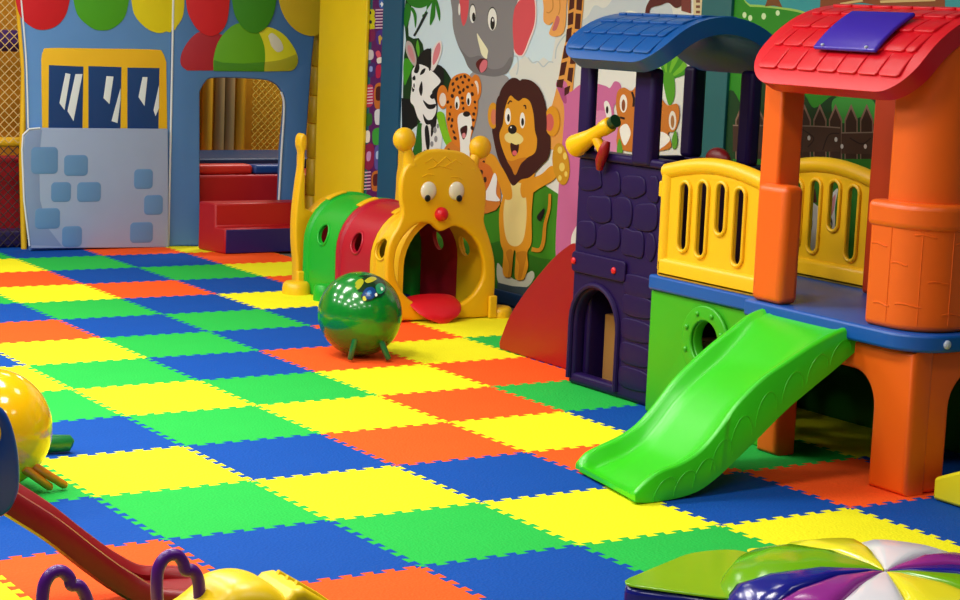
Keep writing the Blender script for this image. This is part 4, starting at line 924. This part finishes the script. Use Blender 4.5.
sl_ = bm_obj('green_slide', bm, P_LIME, pset, smooth=50)
bm = bmesh.new(); SPn = Plane((0, YN, 0), (1, 0, 0))
for i in range(3, m_-8, 4):
    c = sk_[i]; n_ = nr_[i]; h = (n_.y-c.y)
    if h < .05: continue
    tube(bm, [SPn.P(n_.x+.05*math.cos(a), c.y+(nr_[min(m_-1, max(0, i))].y-c.y)*.22*1+h*.45*math.sin(a)-.45*(.05*math.cos(a))*-1.2, -.001) for a in [PI*k/10 for k in range(11)]], .0028, 6)
bm_obj('scallop_relief', bm, P_LIME, sl_, smooth=60)
# red slide on the far side of the purple tower
prof = [(-4.23, .64), (-4.0, .628), (-3.92, .60), (-3.81, .53), (-3.69, .43), (-3.56, .31), (-3.45, .19), (-3.385, .08), (-3.36, .03)]
prof = [tuple(v) for v in cr([Vector(p) for p in prof], 4, False)]
bm = bmesh.new()
for x0, x1 in ((1.79, 1.84), (2.17, 2.23)):
    sec = prof + [(-3.37, .003), (-4.23, .003)]
    loft(bm, [[(x, y, z) for y, z in sec] for x in (x0, x1)])
loft(bm, [[(x, y, z) for y, z in [(a, max(.012, b-.055)) for a, b in prof] + [(a, max(.004, b-.085)) for a, b in prof[::-1]]] for x in (1.835, 2.175)])
bm_obj('red_slide', bm, P_DRED, pset, bevel=.012, seg=3)
# cardboard boxes stored under the set
def carton(loc, sx, sy, sz, rz, label):
    c = root('cardboard_box', label, 'box', loc); c.rotation_euler.z = rz
    bm = bmesh.new(); box(bm, -sx/2, sx/2, -sy/2, sy/2, 0, sz); me = bpy.data.meshes.new('carton_body'); bmesh.ops.bevel(bm, geom=bm.edges[:], offset=.003, segments=2, affect='EDGES'); bm.to_mesh(me); bm.free(); me.materials.append(P_TAN)
    o = bpy.data.objects.new('carton_body', me); COL.objects.link(o); o.parent = c
    bm = bmesh.new(); box(bm, -sx/2-.001, sx/2+.001, -.03, .03, sz*.55, sz+.001); me = bpy.data.meshes.new('tape'); bm.to_mesh(me); bm.free(); me.materials.append(mat('tape_brown', '#8a6234', .35))
    o = bpy.data.objects.new('tape', me); COL.objects.link(o); o.parent = c
carton((1.85, -4.455, 0), .24, .22, .34, .1, 'brown cardboard box standing inside the arched doorway of the purple tower')
carton((1.85, -5.12, 0), .26, .24, .33, .0, 'brown cardboard box seen through the round porthole of the green panel')
tag(box_obj('toy_block', (2.36, 2.6, -6.35, -6.05, .0, .2), plastic('block_red', '#c8380e', .4), bevel=.02), 'red-orange plastic piece in the shade behind the right orange leg', 'toy')
# low yellow slope at the right edge
bm = bmesh.new(); sec = [(-6.635, .003), (-6.635, .085), (-6.8, .155), (-7.2, .29), (-7.5, .30), (-7.5, .003)]
loft(bm, [[(x, y, z) for y, z in sec] for x in (1.575, 2.0)])
tag(bm_obj('toy_slope', bm, plastic('slope_yellow', '#e6dc1e', .4), bevel=.012), 'pale yellow plastic slope at the right edge beside the orange leg', 'toy')
# ------------------------------------------------------------------ foreground left: small slide and rocking toy
ms = root('toddler_slide', 'small toddler slide with a red chute and a rounded blue side board, lower left', 'slide', (-1.8, -6.6, 0))
up = Vector((-1.93, -6.58, .375)); lo = Vector((-1.47, -6.70, .03))
chp = [Vector(p) for p in ((-1.97, -6.57, .385), (-1.90, -6.585, .333), (-1.80, -6.61, .26), (-1.70, -6.635, .172), (-1.61, -6.655, .10), (-1.53, -6.675, .058), (-1.44, -6.69, .05), (-1.36, -6.71, .045))]
chp = cr(chp, 4, False); bm = bmesh.new(); rings = []
for i, p in enumerate(chp):
    t = (chp[min(i+1, len(chp)-1)]-chp[max(i-1, 0)]).normalized(); u = i/(len(chp)-1)
    side = Vector((t.y, -t.x, 0)).normalized(); side = Vector((-.2, -.98, 0)).normalized(); nrm = side.cross(t).normalized()
    if nrm.z < 0: nrm = -nrm
    w = .115+.05*max(0, u-.6)/.4; hgt = .03*(1-.6*max(0, u-.6)/.4)
    pr_ = [(-w, hgt*.4), (-w+.01, hgt), (-w+.035, hgt), (-w+.055, hgt*.3), (-w*.6, -.008), (w*.6, -.008), (w-.06, hgt*.3), (w-.04, hgt), (w-.012, hgt), (w, hgt*.4), (w, -.03), (w-.02, -.04), (0, -.04), (-w+.02, -.04), (-w, -.03)]
    rings.append([p+side*(a-.075)+nrm*b for a, b in pr_])
for r in rings:
    for q in r: q.z = max(q.z, .004)
loft(bm, rings); bm_obj('chute', bm, P_TOYR, ms, smooth=50)
BB = Plane((0, -6.735, 0), (1, 0, 0))
bpts = [BB.px(*p) for p in ((-3, 404), (8, 414), (16, 435), (20.5, 462), (20.5, 488), (14, 507), (4, 517), (-10, 520))]
bo_ = [tuple(v) for v in cr([Vector(p) for p in bpts], 4, False)]
xl = -2.42; zl = bo_[-1][1]
bo_ += [(-2.10, zl-.02), (-2.13, .003), (xl, .003), (xl, bo_[0][1])]
hole = BB.px(0, 434)
BB.slab('side_board', bo_, [ell(hole[0]-.03, hole[1], .028, .04, 0, 20)], -.05, .05, P_TOYB, ms, bev=.016, res=3)
bm = bmesh.new(); tube(bm, [BB.P(hole[0]-.03+.03*math.cos(a), hole[1]+.042*math.sin(a), -.01) for a in [2*PI*k/24 for k in range(25)]], .008, 8); bm_obj('hole_trim', bm, P_TOYY, ms, smooth=60, label='yellow ring round the hole')
BB.slab('side_board', [(a, max(z, .003)) for a, z in bo_], [], .25, .05, P_TOYB, ms, bev=.016, res=3) if False else None
rk = root('rocking_toy', 'yellow two-seat rocking toy with purple loop handles, bottom left', 'ride-on toy', (-1.75, -7.35, 0))
RKY = -7.36
def body(xs, w0):
    bm = bmesh.new(); rings = []
    for x, zt, w in xs:
        zb_ = .10
        rings.append([(x, RKY+w*math.cos(a)*(abs(math.cos(a))**-.3 if abs(math.cos(a)) > .01 else 0), (zt+zb_)/2+(zt-zb_)/2*math.sin(a)*(abs(math.sin(a))**-.35 if abs(math.sin(a)) > .01 else 0)) for a in [2*PI*(k+.5)/24 for k in range(24)]])
    loft(bm, rings); return bm
X = lambda px, z=.3: at(px, 585, z).x
prof_ = [(-2.35, .13, .05), (-2.25, .17, .10), (-2.1, .225, .12), (-1.96, .262, .13), (-1.88, .25, .12), (-1.80, .23, .11), (-1.74, .24, .11), (-1.685, .275, .11), (-1.65, .302, .115), (-1.60, .308, .12), (-1.55, .298, .12), (-1.51, .272, .12), (-1.48, .25, .12), (-1.44, .23, .11), (-1.40, .19, .10), (-1.36, .15, .06)]
pv = cr([Vector(p) for p in prof_], 3, False)
bm_obj('body', body([tuple(p) for p in pv], .1), P_TOYY, rk, smooth=60)
bm = bmesh.new(); cs = at(306, 583, .29)
sec = [(-.10, -.12), (-.075, -.02), (-.03, .018), (.0, .02), (.06, -.02), (.12, -.07), (.12, -.12)]
loft(bm, [[(cs.x+a, y, .255+b) for a, b in sec] for y in (RKY-.10, RKY+.10)])
sb2 = bm_obj('seat_back', bm, P_TOYY, rk, bevel=.018, seg=3)
bm = bmesh.new()
for k in (-1, 0, 1): tube(bm, [(cs.x-.005, RKY+k*.05, .278), (cs.x+.05, RKY+k*.05, .242), (cs.x+.10, RKY+k*.05, .205)], .008, 8)
bm_obj('seat_rib', bm, P_TOYY, sb2, smooth=60)
# rockers under the body reach the mats
for s in (-1, 1):
    bm = bmesh.new(); tube(bm, [(-2.3, RKY+s*.1, .07), (-2.0, RKY+s*.1, .035), (-1.7, RKY+s*.1, .022), (-1.5, RKY+s*.1, .035), (-1.38, RKY+s*.1, .05)], .022, 12); bm_obj('rocker', bm, P_TOYY, rk, smooth=60)
    for x in (-1.95, -1.52):
        bm = bmesh.new(); tube(bm, [(x, RKY+s*.1, .03), (x, RKY+s*.085, .09), (x, RKY+s*.06, .15)], .02, 10); bm_obj('rocker_strut', bm, P_TOYY, rk, smooth=60)
HP = Plane((0, RKY, 0), (1, 0, 0))
for pts in (((46, 640), (41, 606), (42, 582), (49, 569), (60, 565), (69, 571), (72, 579), (80, 580), (87, 590), (90, 606), (91, 640)),
            ((163, 640), (157, 606), (155, 580), (157, 562), (165, 551), (176, 549), (183, 556), (186, 564), (193, 564), (199, 572), (201, 590), (201, 640))):
    bm = bmesh.new(); q = [HP.px(p[0]*.93+(66 if p[0] < 120 else 180)*.07, p[1]+6) for p in pts]; tube(bm, [HP.P(v.x, v.y, 0) for v in cr([Vector(p) for p in q], 5, False)], .0155, 14); bm_obj('handle', bm, P_HAND, rk, smooth=60)
# ------------------------------------------------------------------ foreground right: soft-play dome of coloured wedges
sd = root('soft_play_dome', 'shiny padded dome of green, yellow, white, purple and blue wedges, bottom right', 'soft play', (.15, -7.85, 0))
DV = {c: vinyl('wedge_'+c, h, .16) for c, h in (('green', '#6fae12'), ('yellow', '#ece22a'), ('white', '#e4e2ea'), ('purple', '#8f2a8c'), ('blue', '#141a86'))}
DC = Vector((.13, -7.86)); DR = .475; ZA, ZR = .25, .16
view = Vector((.54, .84))
def pol(ang, r, z): return (DC.x+r*math.cos(ang), DC.y+r*math.sin(ang), z)
# sectors: angles measured in the plan, listed anticlockwise from the camera-right direction
right = math.atan2(-.54, .84)    # image right
secs = [('green', 2), ('white', 40), ('purple', 0)]
def wedge(name, col, a0, a1):
    bm = bmesh.new(); n = 8; g = .008; rings = []
    for k in range(n+1):
        a = a0+g+(a1-a0-2*g)*k/n; e = abs(2*k/n-1)**6
        r = DR; lo_ = .012*e
        rings.append([pol(a, .012, .02), pol(a, .012, ZA-.012-lo_), pol(a, r*.12, ZA-.004-lo_), pol(a, r*.4, ZA+.004-lo_*1.2), pol(a, r*.7, ZA-.012-lo_*1.2), pol(a, r*.88, ZA-.040-lo_), pol(a, r*.965, ZR-.01-lo_), pol(a, r, ZR-.05), pol(a, r, .004), pol(a, r*.5, .004)])
    loft(bm, rings); return bm_obj(name, bm, DV[col], sd, smooth=55, label=col+' wedge')
deg = math.radians
order = [('white', 48, 90), ('purple', 16, 48), ('blue', -10, 16), ('green', -42, -10), ('yellow', -90, -42), ('white', -122, -90), ('purple', -146, -122), ('blue', -172, -146), ('green', -236, -172), ('yellow', -270, -236)]
for c, d0, d1 in order: wedge('wedge', c, right+deg(d0), right+deg(d1))
# lower ramp on the left
top = [at(*p, .165) for p in ((618, 583), (640, 570), (690, 552), (742, 546))]
topy = [at(*p, .165) for p in ((742, 546), (790, 548))]
def rpoly(P, r):
    out = []
    for i, p in enumerate(P):
        a, b = P[i-1]-p, P[(i+1) % len(P)]-p; q = min(r, a.length*.4, b.length*.4)
        s0, e0 = p+a.normalized()*q, p+b.normalized()*q
        for k in range(5): t = k/4; out.append(s0*(1-t)**2+p*(2*t*(1-t))+e0*t*t)
    return out
def ramp(name, plan, z0, z1, m, label):
    bm = bmesh.new(); plan = rpoly(plan, .07); loft(bm, [[(p.x, p.y, z) for p in plan] for z in (z0, z1)]); return bm_obj(name, bm, m, sd, bevel=min(.02, (z1-z0)*.45), seg=3, label=label)
pA, pB, pC = at(616, 583, .165), at(690, 552, .165), at(736, 548, .165)
pD = at(790, 566, .165); pE = at(742, 600, .165)
ramp('ramp_top', [pA, pB, pC, pD, pE], .158, .165, DV['green'], 'green top of the low ramp')
ramp('ramp_top', [pC+Vector((.004, .0, 0)), at(800, 548, .165), pD+Vector((.03, .02, 0)), pD+Vector((.004, .004, 0))], .158, .166, DV['yellow'], 'yellow top of the low ramp')
ins = lambda p: p
ramp('ramp_side', [pA, pB, at(800, 550, .165), pD, pE], .004, .157, DV['blue'], 'blue side of the low ramp')

# ------------------------------------------------------------------ mat labels from the colours around each mat
LAND = (('green ball', (1.0, -3.3)), ('yellow ball', (-1.5, -5.16)), ('green slide', (.5, -6.0)), ('caterpillar tunnel', (2.0, -1.9)), ('stone board', (1.3, .95)), ('red slide', (1.95, -3.5)),
        ('purple tower', (1.6, -4.5)), ('soft dome', (.13, -7.86)), ('rocking toy', (-1.7, -7.3)), ('soft steps', (2.3, .5)), ('left netting', (.3, 1.1)), ('orange legs', (1.5, -6.4)), ('padded dome', (.13, -7.86)))
def nb(i, j): return COLMAP[(i, j)] if (i, j) in mats_built else None
sig = {}
for (i, j), o in mats_built.items():
    o['category'] = 'floor mat'; o['group'] = 'interlocking foam mats covering the floor'
    sig.setdefault((COLMAP[(i, j)], nb(i-1, j), nb(i+1, j), nb(i, j-1), nb(i, j+1)), []).append((i, j))
def describe(k):
    return ', '.join(f'{c} {w}' for c, w in zip(k[1:], ('left', 'right', 'behind', 'in front')) if c)
for k, ks in sig.items():
    left = {q: Vector(((q[0]+.5)*S, -(q[1]+.5)*S)) for q in ks}
    if len(ks) == 1:
        mats_built[ks[0]]['label'] = f'{k[0]} foam floor mat with {describe(k)}'; continue
    best = {}
    for q, v in left.items():      # a landmark that this mat is nearer to than any other mat of the same pattern
        c = []
        for nm, p in LAND:
            d = (v-Vector(p)).length; o2 = min((w_-Vector(p)).length for q2, w_ in left.items() if q2 != q)
            c.append((o2-d, nm))
        best[q] = max(c)
    for q in ks:
        if best[q][0] <= .05: print('MAT LABEL NOT SINGLED OUT', q, best[q])
        mats_built[q]['label'] = f'{k[0]} foam mat, {describe(k)}, nearest the {best[q][1]}'

# ------------------------------------------------------------------ light: rows of ceiling panels, two added fill lamps, and daylight-grey surroundings
w = bpy.data.worlds.new('world'); SC.world = w; w.use_nodes = True
w.node_tree.nodes['Background'].inputs['Color'].default_value = (.85, .92, 1, 1); w.node_tree.nodes['Background'].inputs['Strength'].default_value = .05
def lamp(x, y, e, s=.6, z=3.22, col=(1, .96, .9)):
    d = bpy.data.lights.new('ceiling_or_fill_lamp', 'AREA'); d.energy = e; d.size = s; d.color = col; d.shape = 'SQUARE'
    o = bpy.data.objects.new('ceiling_or_fill_lamp', d); COL.objects.link(o); o.location = (x, y, z)
for x in (-4.2, -2.4, -.6): 
    for y, e in ((-8.6, 14), (-6.6, 38), (-4.6, 42), (-2.6, 42), (-.6, 40)): lamp(x, y, e)
for y in (-8.6, -5.0, -1.4): lamp(.9, y, 10)
for x, y in ((-.9, -4.6), (-.5, -4.2), (-1.4, -4.9), (-.2, -3.0), (-1.2, -2.6)): lamp(x, y, 8, .12)
lamp(3.6, 1.9, 55, .6, 2.9); lamp(.3, 1.45, 12, .3, 2.9)  # added fill lamps: brighten the inside of the doorway and the left netting
SC.view_settings.view_transform = 'Standard'; SC.view_settings.look = 'None'; SC.view_settings.gamma = 1; SC.view_settings.use_curve_mapping = False
SC.view_settings.exposure = .0
